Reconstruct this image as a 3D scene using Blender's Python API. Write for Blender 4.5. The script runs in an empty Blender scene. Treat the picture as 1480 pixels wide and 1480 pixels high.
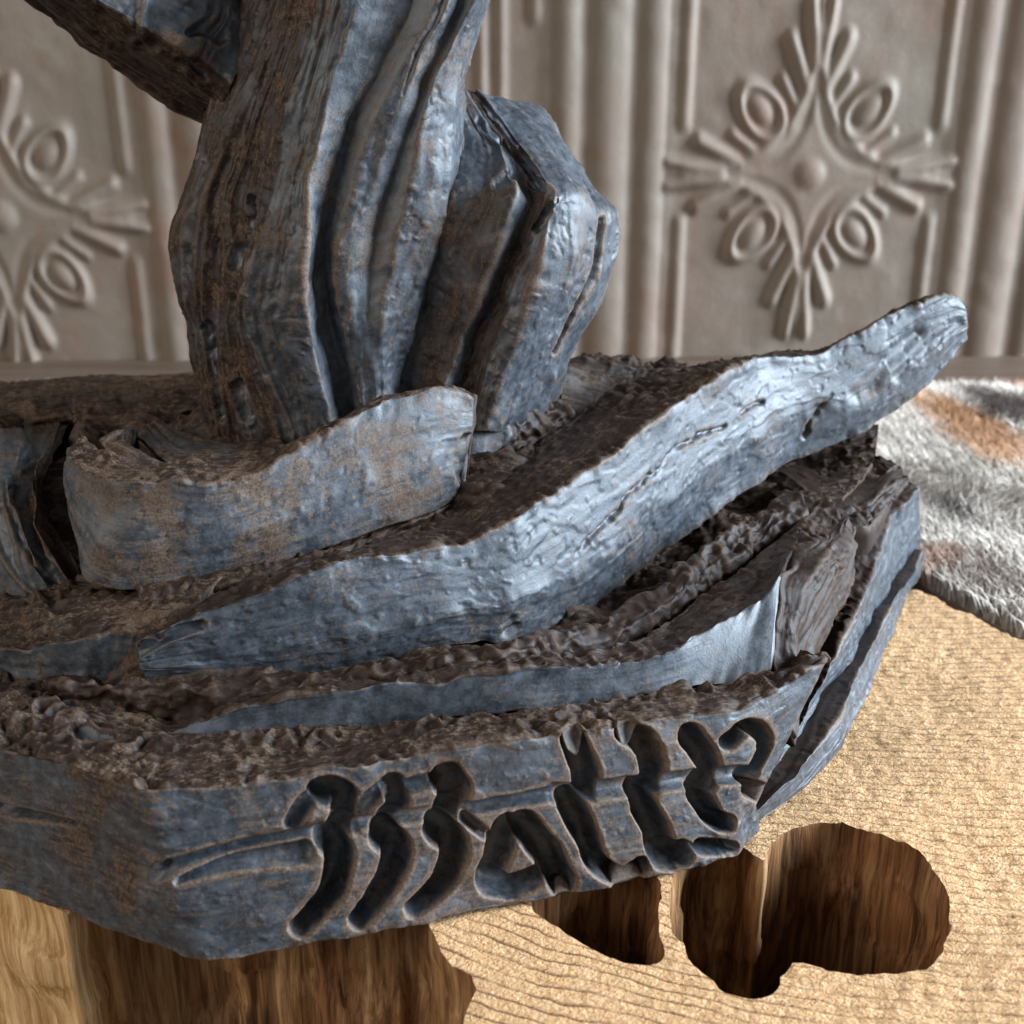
import bpy, math, random
import numpy as np
from mathutils import Vector
from mathutils.geometry import delaunay_2d_cdt

# ------------------------------------------------------------------ camera, world, lights, exposure
SC = bpy.context.scene
COL = SC.collection
CAM_H, PITCH, FPX, CEN = 0.214, math.radians(22.0), 1780.0, 740.0

cam_d = bpy.data.cameras.new('camera')
cam = bpy.data.objects.new('camera', cam_d)
COL.objects.link(cam)
cam.location = (0, 0, CAM_H)
cam.rotation_euler = (math.radians(90) - PITCH, 0, 0)
cam_d.sensor_width = 36.0
cam_d.lens = FPX / 1480.0 * 36.0
cam_d.clip_start, cam_d.clip_end = 0.01, 50
cam_d.dof.use_dof = True
cam_d.dof.focus_distance = 0.352
cam_d.dof.aperture_fstop = 18.0
SC.camera = cam

world = bpy.data.worlds.new('World')
SC.world = world
world.use_nodes = True
bg = world.node_tree.nodes['Background']
bg.inputs['Color'].default_value = (1.0, 0.97, 0.93, 1)
bg.inputs['Strength'].default_value = 0.21


def window_light(name, loc, target, sx, sy, power, color):
    d = bpy.data.lights.new(name, 'AREA')
    d.shape = 'RECTANGLE'
    d.size, d.size_y, d.energy, d.color = sx, sy, power, color
    o = bpy.data.objects.new(name, d)
    COL.objects.link(o)
    o.location = loc
    o.rotation_euler = (Vector(target) - Vector(loc)).to_track_quat('-Z', 'Y').to_euler()
    return o


window_light('window_light', (1.75, 0.32, 0.64), (0.03, 0.38, 0.05), 0.90, 1.15, 138.0, (0.80, 0.905, 1.0))
window_light('far_window_light', (-1.5, -0.5, 0.9), (-0.05, 0.5, 0.1), 0.9, 0.9, 19.0, (1.0, 0.88, 0.74))

SC.view_settings.view_transform = 'Standard'
SC.view_settings.look = 'None'
SC.view_settings.exposure = 0.0
SC.view_settings.gamma = 1.0
SC.view_settings.use_curve_mapping = False

# ------------------------------------------------------------------ photo pixel -> place
SP, CP = math.sin(PITCH), math.cos(PITCH)


def ray(px, py):
    cx, cy = (px - CEN) / FPX, (CEN - py) / FPX
    return np.array([cx, CP + cy * SP, -SP + cy * CP])


def at_y(px, py, Y):
    d = ray(px, py)
    p = d * (Y / d[1])
    p[2] += CAM_H
    return p


def at_z(px, py, z):
    d = ray(px, py)
    p = d * ((z - CAM_H) / d[2])
    p[2] += CAM_H
    return p


def to_px(P):
    q = P - np.array([0, 0, CAM_H])
    depth = q[..., 1] * CP - q[..., 2] * SP
    up = q[..., 1] * SP + q[..., 2] * CP
    return CEN + FPX * q[..., 0] / depth, CEN - FPX * up / depth


def val(v, px):
    if isinstance(v, (int, float)):
        return float(v)
    return float(np.interp(px, [a for a, b in v], [b for a, b in v]))


def row(pts, Y=None, z=None):
    """Polyline of photo pixels set at distance Y or height z (a number or a list of (pixel x, value))."""
    out = []
    for i, p in enumerate(pts):
        if len(p) == 3:
            out.append(at_y(*p))
        elif Y is not None:
            yy = Y[i] if isinstance(Y, tuple) else val(Y, p[0])
            out.append(at_y(p[0], p[1], yy))
        else:
            zz = z[i] if isinstance(z, tuple) else val(z, p[0])
            out.append(at_z(p[0], p[1], zz))
    return np.array(out)


# ------------------------------------------------------------------ noise
def _h(i, j, k):
    n = (i.astype(np.uint32) * np.uint32(374761393) + j.astype(np.uint32) * np.uint32(668265263)
         + k.astype(np.uint32) * np.uint32(2246822519))
    n = (n ^ (n >> np.uint32(13))) * np.uint32(1274126177)
    n = n ^ (n >> np.uint32(16))
    return (n & np.uint32(0xffff)).astype(np.float32) / 32767.5 - 1.0


def vnoise(x, y, z):
    x, y, z = (np.asarray(a, dtype=np.float64) for a in (x, y, z))
    x, y, z = np.broadcast_arrays(x, y, z)
    xi, yi, zi = np.floor(x), np.floor(y), np.floor(z)
    fx, fy, fz = ((a - b).astype(np.float32) for a, b in ((x, xi), (y, yi), (z, zi)))
    fx, fy, fz = (f * f * f * (f * (f * 6 - 15) + 10) for f in (fx, fy, fz))
    xi, yi, zi = (a.astype(np.int64) for a in (xi, yi, zi))
    r = 0
    for a in (0, 1):
        wx = fx if a else 1 - fx
        for b in (0, 1):
            wy = fy if b else 1 - fy
            for c in (0, 1):
                wz = fz if c else 1 - fz
                r = r + wx * wy * wz * _h(xi + a, yi + b, zi + c)
    return r


_RM = np.linalg.qr(np.random.default_rng(3).normal(size=(3, 3)))[0]


def fbm(P, f, octs=3, seed=0.0):
    s, a, t = 0, 1.0, 0
    Q = P @ _RM
    for o in range(octs):
        s = s + a * vnoise(Q[..., 0] * f + seed, Q[..., 1] * f + seed * 1.7 + 5.3, Q[..., 2] * f - seed)
        t += a
        a *= 0.5
        f *= 2.03
        Q = Q @ _RM
    return s / t * 1.4


def sstep(a, b, x):
    t = np.clip((x - a) / (b - a), 0, 1)
    return t * t * (3 - 2 * t)


def gblur(A, sig, axis, wrap=False):
    if sig < 0.3:
        return A
    r = max(1, int(sig * 2.6))
    k = np.exp(-0.5 * (np.arange(-r, r + 1) / sig) ** 2)
    k /= k.sum()
    pad = [(0, 0)] * A.ndim
    pad[axis] = (r, r)
    B = np.pad(A, pad, mode='wrap' if wrap else 'edge')
    out = 0
    n = A.shape[axis]
    for i, w in enumerate(k):
        sl = [slice(None)] * A.ndim
        sl[axis] = slice(i, i + n)
        out = out + w * B[tuple(sl)]
    return out


# ------------------------------------------------------------------ mesh helpers
def link_mesh(name, V, F, mat, parent=None, attrs=None, origin=None, smooth=True):
    V = np.asarray(V, dtype=np.float32).reshape(-1, 3)
    if origin is not None:
        V = V - np.asarray(origin, dtype=np.float32)
    me = bpy.data.meshes.new(name)
    quads = [np.asarray(f, dtype=np.int32) for f in (F if isinstance(F, list) else [F])]
    quads = [q for q in quads if len(q)]
    me.vertices.add(len(V))
    me.vertices.foreach_set('co', V.ravel())
    loops = np.concatenate([q.ravel() for q in quads])
    counts = np.concatenate([np.full(len(q), q.shape[1], dtype=np.int32) for q in quads])
    me.loops.add(len(loops))
    me.loops.foreach_set('vertex_index', loops)
    me.polygons.add(len(counts))
    me.polygons.foreach_set('loop_start', np.concatenate([[0], np.cumsum(counts)[:-1]]).astype(np.int32))
    me.polygons.foreach_set('use_smooth', np.full(len(counts), smooth))
    me.update(calc_edges=True)
    for an, av in (attrs or {}).items():
        av = np.asarray(av, dtype=np.float32)
        if av.ndim == 1:
            a = me.attributes.new(an, 'FLOAT', 'POINT')
            a.data.foreach_set('value', av)
        else:
            a = me.attributes.new(an, 'FLOAT_VECTOR', 'POINT')
            a.data.foreach_set('vector', av.ravel())
    me.materials.append(mat)
    o = bpy.data.objects.new(name, me)
    COL.objects.link(o)
    if parent is not None:
        o.parent = parent
    return o


def empty(name, loc, label, cat):
    o = bpy.data.objects.new(name, None)
    o.empty_display_size = 0.02
    COL.objects.link(o)
    o.location = loc
    o['label'], o['category'] = label, cat
    return o


def resample(R, n, smooth):
    """n points along polyline R by point index weight, corners rounded."""
    R = np.asarray(R, float)
    seg = np.linalg.norm(np.diff(R, axis=0), axis=1)
    t = np.concatenate([[0], np.cumsum(seg)])
    s = np.linspace(0, t[-1], n)
    P = np.stack([np.interp(s, t, R[:, k]) for k in range(3)], 1)
    e0, e1 = P[0].copy(), P[-1].copy()
    sig = smooth / (t[-1] / n)
    P = gblur(P, min(sig, n / 6), 0)
    return P


def resample_idx(rows, n, smooth):
    L = np.mean([np.linalg.norm(np.diff(r, axis=0), axis=1) for r in rows], axis=0)
    t = np.concatenate([[0], np.cumsum(L)])
    s = np.linspace(0, t[-1], n)
    sig = smooth / (t[-1] / n)
    return [gblur(np.stack([np.interp(s, t, r[:, k]) for k in range(3)], 1), min(sig, n / 6), 0) for r in rows]


def cr3(P, k=5):
    P = np.asarray(P, float)
    Q = np.vstack([2 * P[0] - P[1], P, 2 * P[-1] - P[-2]])
    out = []
    for i in range(1, len(Q) - 2):
        for t in np.arange(k) / k:
            a, b, c, d = Q[i - 1:i + 3]
            out.append(0.5 * (2 * b + (c - a) * t + (2 * a - 5 * b + 4 * c - d) * t * t + (3 * b - a - 3 * c + d) * t ** 3))
    out.append(P[-1])
    return np.array(out)


def grid_normals(P, wrap):
    du = np.gradient(P, axis=0)
    if wrap:
        Q = np.concatenate([P[:, -1:], P, P[:, :1]], axis=1)
        dv = np.gradient(Q, axis=1)[:, 1:-1]
    else:
        dv = np.gradient(P, axis=1)
    N = np.cross(du, dv)
    return N / (np.linalg.norm(N, axis=-1, keepdims=True) + 1e-12)


def seg_dist(px, py, pts):
    """distance in pixels from arrays px,py to polyline, and the parameter along it 0..1"""
    best = np.full(px.shape, 1e9)
    par = np.zeros(px.shape)
    L = [math.dist(pts[i], pts[i + 1]) for i in range(len(pts) - 1)]
    tot, acc = sum(L), 0
    for i in range(len(pts) - 1):
        ax, ay = pts[i]
        bx, by = pts[i + 1]
        l2 = max((bx - ax) ** 2 + (by - ay) ** 2, 1e-9)
        t = np.clip(((px - ax) * (bx - ax) + (py - ay) * (by - ay)) / l2, 0, 1)
        d = np.hypot(px - ax - t * (bx - ax), py - ay - t * (by - ay))
        m = d < best
        best[m] = d[m]
        par[m] = (acc + t[m] * L[i]) / tot
        acc += L[i]
    return best, par


def smooth_line(pts, n=24):
    """Catmull-Rom through pixel points"""
    if len(pts) < 3:
        return pts
    p = np.array([pts[0]] + list(pts) + [pts[-1]], float)
    out = []
    k = max(2, n // (len(pts) - 1))
    for i in range(1, len(p) - 2):
        for t in np.linspace(0, 1, k, endpoint=(i == len(p) - 3)):
            a, b, c, d = p[i - 1], p[i], p[i + 1], p[i + 2]
            out.append(tuple(0.5 * (2 * b + (c - a) * t + (2 * a - 5 * b + 4 * c - d) * t * t
                                    + (3 * b - a - 3 * c + d) * t ** 3)))
    return out


# style presets: (lump, grain, clay, fine)  amplitudes in metres
STY = {                 # lump, grain, broad, scab, pit
    'rough':  (0.00125, 0.0005, 0.0016, 0.00025, 0.00035),
    'bark':   (0.00015, 0.0013, 0.0012, 0.00030, 0.00030),
    'clay':   (0.00004, 0.00030, 0.0014, 0.00022, 0.00022),
    'smooth': (0.00002, 0.00010, 0.0008, 0.00003, 0.00003),
    'crumple': (0.0002, 0.0002, 0.0060, 0.0002, 0.0001),
    'hidden': (0, 0, 0, 0, 0),
}


def displace(P, N, U, Vv, sty, seed):
    """sty: (...,5) amplitudes"""
    S = seed * 13.7
    m0 = fbm(P, 60, 2, S + 2)
    lump = 1.7 * np.abs(fbm(P, 135, 2, S)) ** 0.8 - 0.7 + 0.60 * (1 - 2.2 * np.abs(fbm(P, 270, 1, S + 4))) + 0.35 * fbm(P, 480, 1, S + 5)
    lump = lump * (0.35 + 0.95 * sstep(-0.5, 0.5, m0))
    warp = fbm(P, 28, 2, S + 9)
    g1 = vnoise(U * 8 + warp * 0.4, Vv * 230 + warp * 1.2, S)
    g2 = vnoise(U * 24 + warp * 0.5, Vv * 700 + warp * 1.5, S + 3)
    g3 = vnoise(U * 13, Vv * 110 + warp * 0.8, S + 6)
    grain = 0.55 * (1 - 2 * np.abs(g1)) + 0.40 * g2 + 0.7 * np.sign(g3) * np.abs(g3) ** 0.6
    broad = fbm(P, 36, 2, S + 21)
    Q2 = np.stack(np.broadcast_arrays(U * 0.38, Vv + 0.002 * warp, 0.35 * P[..., 2]), -1)
    fl = fbm(Q2, 105, 3, S + 33)
    edge = 0.05 + 0.04 * m0
    scab = sstep(0.34, 0.37 + edge, fl) - 0.8 * sstep(0.40, 0.45, -fl) + 0.5 * sstep(0.50, 0.60, fbm(Q2, 260, 2, S + 37))
    pit = -sstep(0.62, 0.82, fbm(P, 240, 2, S + 44)) + 1.0 * sstep(0.74, 0.86, fbm(P, 330, 2, S + 48))
    d = sty[..., 0] * lump + sty[..., 1] * grain + sty[..., 2] * broad + sty[..., 3] * scab + sty[..., 4] * pit
    return P + N * d[..., None]


def loft(name, rows, segs, mat, parent, step=0.0006, closed=True, index=False, us=0.002, vs=0.0010,
         jag=0.0012, carves=(), seed=1, ks=(1, 1, 1, 1), speck=0.8, endbrown=0, pxbrown=None, capends=True, cuts=None):
    """rows: list of (k,3) polylines; segs[i] = (style, brown, hidden?) between row i and i+1 (wrapping)."""
    origin = parent.location
    L = max(np.linalg.norm(np.diff(r, axis=0), axis=1).sum() for r in rows)
    nu = int(np.clip(L / step, 24, 1100))
    R = resample_idx(rows, nu, us) if index else [resample(r, nu, us) for r in rows]
    nr = len(R)
    nseg = nr if closed else nr - 1
    cols, sty, brn, rowcol = [], [], [], []
    for i in range(nseg):
        a, b = R[i], R[(i + 1) % nr]
        st, br = segs[i][0], segs[i][1]
        w = np.linalg.norm(b - a, axis=1)
        wid = np.percentile(w, 80)
        n = max(3, int(wid / step)) if st != 'hidden' else max(3, int(wid / (step * 1.7)))
        rowcol.append(len(cols))
        for t in np.arange(n) / n:
            cols.append(a * (1 - t) + b * t)
            sty.append(STY[st])
            brn.append(br)
    if not closed:
        cols.append(R[-1])
        sty.append(sty[-1])
        brn.append(brn[-1])
    P = np.stack(cols, 1)                      # nu, nv, 3
    sty = np.array(sty) * np.array(tuple(ks) + (ks[3],))
    brn = np.array(brn, float)
    sg = max(0.6, vs / step)
    P = gblur(P, sg, 1, closed)
    sty = gblur(sty, 1.5, 0, closed)
    brn = gblur(brn, 1.0, 0, closed)
    nv = P.shape[1]
    N = grid_normals(P, closed)
    if closed:
        c = P.mean(axis=1, keepdims=True)
        flip = np.mean(np.sum(N * (P - c), -1)) < 0
    else:
        flip = np.mean(N[..., 1]) > 0
    if flip:
        N = -N
    du = np.linalg.norm(np.diff(P.mean(axis=1), axis=0), axis=1)
    U = np.concatenate([[0], np.cumsum(du)])[:, None] + np.zeros((1, nv))
    dv = np.linalg.norm(np.diff(P.mean(axis=0), axis=0), axis=1)
    Vv = np.concatenate([[0], np.cumsum(dv)])[None, :] + np.zeros((nu, 1))
    if jag:
        vm = Vv[0]
        tot = vm[-1]
        sl = U[:, :1]
        for i, c0 in enumerate(rowcol):
            dd = np.abs(vm - vm[c0])
            if closed:
                dd = np.minimum(dd, tot - dd)
            w = np.exp(-(dd / (0.0022 + 1.2 * jag)) ** 2)[None, :, None]
            off = np.concatenate([0.9 * vnoise(sl * 45, seed * 7 + i * 3.1 + sl * 21, k * 9.7) + 0.7 * vnoise(sl * 120, seed * 5 + i + sl * 83, k * 4.1 + 50)
                                  + 0.30 * vnoise(sl * 310, seed * 3 + i + sl * 170, k * 2.1 + 90) for k in range(3)], 1)
            P = P + jag * w * off[:, None, :]
    base = P
    P = displace(P, N, U, Vv, sty[None, :, :], seed)
    brown = np.broadcast_to(brn[None, :], (nu, nv)).copy()
    if pxbrown:
        bx_, by_ = to_px(base)
        brown += pxbrown(bx_, by_)
    if endbrown:
        brown[-int(endbrown * nu):] = 0.95  # strand end painted dark brown as the shade of a recess
    if len(carves):
        px, py = to_px(base)
        dep = np.zeros((nu, nv))
        facing = np.sum(N * (base - np.array([0, 0, CAM_H])), -1) < 0
        for cv in carves:
            pts, r0, r1, depth, kind = cv[:5]
            if kind == 'vee':
                wx = 5 * vnoise(px * 0.035, py * 0.035, 1.3) + 2.5 * vnoise(px * 0.12, py * 0.12, 6.1)
                d, t = seg_dist(px + wx, py + 0.8 * wx, pts)
            else:
                d, t = seg_dist(px, py, pts)
            rr = r0 + (r1 - r0) * t
            wob = 1 + 0.10 * vnoise(px * 0.05, py * 0.05, 7.7)
            x = d / (rr * wob)
            if kind == 'gouge':                     # round bottomed, steep walls
                f = np.where(x < 1, np.sqrt(np.clip(1 - x ** 2.6, 0, 1)), 0)
                dep = np.maximum(dep, depth * f)
            elif kind == 'vee':
                f = np.clip(1 - x, 0, 1) * (0.35 + 0.65 * sstep(-0.5, 0.1, vnoise(px * 0.03, py * 0.03, 9.2)))
                dep = np.maximum(dep, depth * f)
            elif kind == 'dent':
                f = np.clip(1 - (d / (rr * (1 + 0.35 * vnoise(px * 0.05, py * 0.05, 3.7)))) ** 2, 0, 1) ** 2
                dep = np.maximum(dep, depth * f)
            elif kind == 'ridge':
                f = np.clip(1 - x * x, 0, 1) ** 2
                dep = dep - depth * f
        dep = np.where(facing, dep, 0)
        k = np.array([0.25, 0.5, 0.25])
        dep = gblur(gblur(dep, 0.6, 0), 0.6, 1)
        P = P - N * dep[..., None]
        brown = brown * np.where(dep > 0.0012, 0.15, 1)
    # wear: convex edges, measured on the finished surface
    N2 = grid_normals(P, closed)
    if flip:
        N2 = -N2
    s1 = 0.0009 / step
    B = gblur(gblur(P, s1, 0), s1, 1, closed)
    wear = np.sum((P - B) * N2, -1) / 0.00018
    s2 = 0.0035 / step
    B2 = gblur(gblur(P, s2, 0), s2, 1, closed)
    wear = 0.75 * wear + 0.18 * np.clip(np.sum((P - B2) * N2, -1) / 0.0006, -1, 1.5)
    idx = np.arange(nu * nv).reshape(nu, nv)
    if closed:
        nx = np.roll(idx, -1, axis=1)
        q = np.stack([idx[:-1], idx[1:], nx[1:], nx[:-1]], -1).reshape(-1, 4)
    else:
        q = np.stack([idx[:-1, :-1], idx[1:, :-1], idx[1:, 1:], idx[:-1, 1:]], -1).reshape(-1, 4)
    if flip:
        q = q[:, ::-1]
    V = P.reshape(-1, 3)
    A = {'speck': np.full(nu * nv, speck), 'brown': brown.ravel(), 'wear': np.clip(wear, -2, 2).ravel(),
         'guv': np.stack([U.ravel(), Vv.ravel(), np.zeros(U.size)], 1)}
    F = [q]
    if closed and capends:
        tris = []
        for e, (ring, rev) in enumerate(((idx[0], False), (idx[-1], True))):
            V = np.vstack([V, V[ring].mean(axis=0)])
            ci = len(V) - 1
            t = np.stack([np.full(nv, ci), ring, np.roll(ring, -1)], 1)
            if rev != flip:
                t = t[:, ::-1]
            tris.append(t)
            for kname in A:
                A[kname] = np.concatenate([A[kname], A[kname][ring].mean(axis=0, keepdims=True)])
        F.append(np.vstack(tris))
    return link_mesh(name, V, F, mat, parent, A, origin=origin)


# ------------------------------------------------------------------ materials
def new_mat(name):
    m = bpy.data.materials.new(name)
    m.use_nodes = True
    nt = m.node_tree
    return m, nt, nt.nodes['Principled BSDF']


def nd(nt, typ, **kw):
    n = nt.nodes.new(typ)
    for k, v in kw.items():
        setattr(n, k, v)
    return n


def noise_n(nt, vec, scale, detail=4, rough=0.6, lac=2.0):
    n = nd(nt, 'ShaderNodeTexNoise')
    n.inputs['Scale'].default_value = scale
    n.inputs['Detail'].default_value = detail
    n.inputs['Roughness'].default_value = rough
    nt.links.new(vec, n.inputs['Vector'])
    return n.outputs['Fac']


def mapping(nt, vec, scale):
    n = nd(nt, 'ShaderNodeMapping')
    n.inputs['Scale'].default_value = scale
    nt.links.new(vec, n.inputs['Vector'])
    return n.outputs['Vector']


def math_n(nt, op, a, b=None, clamp=False):
    n = nd(nt, 'ShaderNodeMath', operation=op, use_clamp=clamp)
    for i, v in enumerate((a, b)):
        if v is None:
            continue
        if isinstance(v, (int, float)):
            n.inputs[i].default_value = v
        else:
            nt.links.new(v, n.inputs[i])
    return n.outputs[0]


def maprange(nt, v, a, b, c=0.0, d=1.0):
    n = nd(nt, 'ShaderNodeMapRange', interpolation_type='SMOOTHSTEP')
    n.inputs['From Min'].default_value, n.inputs['From Max'].default_value = a, b
    n.inputs['To Min'].default_value, n.inputs['To Max'].default_value = c, d
    nt.links.new(v, n.inputs['Value'])
    return n.outputs['Result']


def mixc(nt, fac, a, b):
    n = nd(nt, 'ShaderNodeMix', data_type='RGBA')
    for sock, v in ((n.inputs[0], fac), (n.inputs[6], a), (n.inputs[7], b)):
        if isinstance(v, (int, float)):
            sock.default_value = v
        elif isinstance(v, tuple):
            sock.default_value = (*v, 1) if len(v) == 3 else v
        else:
            nt.links.new(v, sock)
    return n.outputs[2]


def bump(nt, h, dist, strength=1.0, prev=None):
    n = nd(nt, 'ShaderNodeBump')
    n.inputs['Strength'].default_value = strength
    n.inputs['Distance'].default_value = dist
    nt.links.new(h, n.inputs['Height'])
    if prev is not None:
        nt.links.new(prev, n.inputs['Normal'])
    return n.outputs['Normal']


def attr(nt, name, out='Fac'):
    n = nd(nt, 'ShaderNodeAttribute', attribute_name=name)
    return n.outputs[out]


def make_bronze():
    m, nt, b = new_mat('patinated_bronze')
    geo = nd(nt, 'ShaderNodeTexCoord').outputs['Object']
    guv = attr(nt, 'guv', 'Vector')
    brown, wear = attr(nt, 'brown'), attr(nt, 'wear')
    streak = noise_n(nt, mapping(nt, guv, (60, 900, 1)), 1.0, 5, 0.65)
    n_big = noise_n(nt, geo, 55, 4, 0.6)
    n_mid = noise_n(nt, geo, 260, 6, 0.72)
    n_fine = noise_n(nt, geo, 1300, 5, 0.75)
    slate = mixc(nt, maprange(nt, n_mid, 0.35, 0.68), (0.026, 0.0315, 0.040), (0.073, 0.087, 0.109))
    slate = mixc(nt, maprange(nt, n_fine, 0.58, 0.74, 0, 0.5), slate, (0.17, 0.17, 0.175))
    browncol = mixc(nt, maprange(nt, n_mid, 0.35, 0.7), (0.018, 0.0105, 0.008), (0.042, 0.0245, 0.0175))
    rust = mixc(nt, maprange(nt, n_fine, 0.35, 0.65), (0.064, 0.040, 0.025), (0.185, 0.122, 0.080))
    # dark brown wax on the bark-like surfaces, and shade painted into recesses
    bm = math_n(nt, 'ADD', brown, math_n(nt, 'MULTIPLY', math_n(nt, 'SUBTRACT', n_big, 0.5), 0.8))
    bm = maprange(nt, bm, 0.30, 0.62)
    col = mixc(nt, bm, slate, browncol)
    # rubbed copper on the raised edges and in streaks
    w = math_n(nt, 'MULTIPLY', wear, 0.75)
    w = math_n(nt, 'ADD', w, math_n(nt, 'MULTIPLY', math_n(nt, 'SUBTRACT', n_mid, 0.5), 1.5))
    wm = maprange(nt, w, 0.34, 0.95, 0, 0.85)
    wm = math_n(nt, 'MULTIPLY', wm, math_n(nt, 'SUBTRACT', 1.0, math_n(nt, 'MULTIPLY', bm, 0.62)))
    sp = math_n(nt, 'ADD', math_n(nt, 'MULTIPLY', streak, 0.55), math_n(nt, 'MULTIPLY', noise_n(nt, geo, 430, 5, 0.72), 0.6))
    sp = math_n(nt, 'ADD', sp, math_n(nt, 'MULTIPLY', n_fine, 0.35))
    sp = math_n(nt, 'ADD', sp, math_n(nt, 'MULTIPLY', math_n(nt, 'SUBTRACT', n_big, 0.5), 0.6))
    speck = attr(nt, 'speck')
    sp = math_n(nt, 'ADD', sp, math_n(nt, 'MULTIPLY', math_n(nt, 'SUBTRACT', speck, 0.8), 0.13))
    spm = maprange(nt, sp, 0.79, 0.92, 0, 0.7)
    allm = math_n(nt, 'MAXIMUM', wm, math_n(nt, 'MULTIPLY', spm, math_n(nt, 'MINIMUM', speck, 1.0)))
    col = mixc(nt, allm, col, rust)
    nt.links.new(col, b.inputs['Base Color'])
    rg = math_n(nt, 'ADD', maprange(nt, n_mid, 0.3, 0.7, 0.39, 0.54), math_n(nt, 'MULTIPLY', allm, 0.25))
    rg = math_n(nt, 'ADD', rg, math_n(nt, 'MULTIPLY', bm, 0.07))
    nt.links.new(rg, b.inputs['Roughness'])
    nt.links.new(maprange(nt, bm, 0, 1, 0.70, 0.27), b.inputs['Specular IOR Level'])
    b.inputs['Specular Tint'].default_value = (0.86, 0.93, 1.0, 1)
    nn = bump(nt, n_fine, 0.00018, 0.6)
    nn = bump(nt, n_mid, 0.0004, 0.4, nn)
    nn = bump(nt, streak, 0.00022, 0.4, nn)
    nt.links.new(nn, b.inputs['Normal'])
    return m


def make_endgrain():
    m, nt, b = new_mat('sawn_end_grain')
    pos = nd(nt, 'ShaderNodeNewGeometry').outputs['Position']
    n_lo = noise_n(nt, pos, 25, 3)
    n_mid = noise_n(nt, pos, 240, 5, 0.7)
    n_hi = noise_n(nt, pos, 900, 4, 0.7)
    sx = nd(nt, 'ShaderNodeSeparateXYZ')
    nt.links.new(pos, sx.inputs[0])
    dx = math_n(nt, 'SUBTRACT', sx.outputs['X'], 0.165)
    dy = math_n(nt, 'SUBTRACT', sx.outputs['Y'], 0.598)
    rad = math_n(nt, 'SQRT', math_n(nt, 'ADD', math_n(nt, 'MULTIPLY', dx, dx), math_n(nt, 'MULTIPLY', dy, dy)))
    rad = math_n(nt, 'ADD', rad, math_n(nt, 'MULTIPLY', n_lo, 0.010))
    ring = math_n(nt, 'FRACT', math_n(nt, 'MULTIPLY', rad, 265.0))
    late = maprange(nt, ring, 0.66, 0.95)
    late = math_n(nt, 'MULTIPLY', late, maprange(nt, ring, 1.0, 0.97))
    # rings fade where the saw tore the fibres
    tear = maprange(nt, math_n(nt, 'ADD', math_n(nt, 'MULTIPLY', sx.outputs['X'], 4.2), noise_n(nt, pos, 18, 3)), 0.62, 0.92)
    late = math_n(nt, 'MULTIPLY', late, maprange(nt, noise_n(nt, pos, 70, 3), 0.34, 0.56, 0.45, 1.0))
    late = math_n(nt, 'MULTIPLY', late, math_n(nt, 'SUBTRACT', 1.0, math_n(nt, 'MULTIPLY', tear, 0.35)))
    c = mixc(nt, maprange(nt, n_hi, 0.38, 0.66), (0.62, 0.350, 0.170), (0.85, 0.575, 0.330))
    c = mixc(nt, maprange(nt, n_mid, 0.35, 0.7, 0, 0.4), c, (0.84, 0.52, 0.245))
    chip = noise_n(nt, mapping(nt, pos, (1.0, 1.5, 1.0)), 760, 3, 0.7)
    c = mixc(nt, math_n(nt, 'MULTIPLY', maprange(nt, chip, 0.42, 0.28, 0, 0.6), maprange(nt, tear, 0, 1, 0.25, 1.0)), c, (0.30, 0.150, 0.062))
    c = mixc(nt, math_n(nt, 'MULTIPLY', late, 0.9), c, (0.155, 0.068, 0.025))
    c = mixc(nt, math_n(nt, 'MULTIPLY', maprange(nt, chip, 0.58, 0.70, 0, 0.65), maprange(nt, tear, 0, 1, 0.3, 1.0)), c, (0.97, 0.80, 0.56))
    nt.links.new(c, b.inputs['Base Color'])
    b.inputs['Roughness'].default_value = 0.75
    b.inputs['Specular IOR Level'].default_value = 0.25
    nn = bump(nt, chip, 0.0022, 0.8)
    nn = bump(nt, n_hi, 0.0004, 0.6, nn)
    nn = bump(nt, late, 0.0006, 0.5, nn)
    nt.links.new(nn, b.inputs['Normal'])
    return m


def make_longgrain():
    m, nt, b = new_mat('split_long_grain')
    pos = nd(nt, 'ShaderNodeNewGeometry').outputs['Position']
    fib = noise_n(nt, mapping(nt, pos, (420, 420, 16)), 1.0, 6, 0.7)
    fib2 = noise_n(nt, mapping(nt, pos, (90, 90, 9)), 1.0, 3, 0.6)
    lo = noise_n(nt, pos, 40, 3)
    aged = attr(nt, 'aged')  # brown of old timber, raised further to paint shade in holes and recess
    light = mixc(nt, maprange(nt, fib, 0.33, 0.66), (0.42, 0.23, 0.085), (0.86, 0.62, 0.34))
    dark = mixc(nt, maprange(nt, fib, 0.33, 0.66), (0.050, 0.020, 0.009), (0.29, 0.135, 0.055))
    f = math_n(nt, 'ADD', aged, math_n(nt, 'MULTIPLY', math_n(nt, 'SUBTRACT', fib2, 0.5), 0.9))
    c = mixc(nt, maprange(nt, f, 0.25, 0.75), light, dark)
    nt.links.new(c, b.inputs['Base Color'])
    b.inputs['Roughness'].default_value = 0.6
    b.inputs['Specular IOR Level'].default_value = 0.3
    nn = bump(nt, fib, 0.0009, 0.8)
    nt.links.new(nn, b.inputs['Normal'])
    return m


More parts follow.
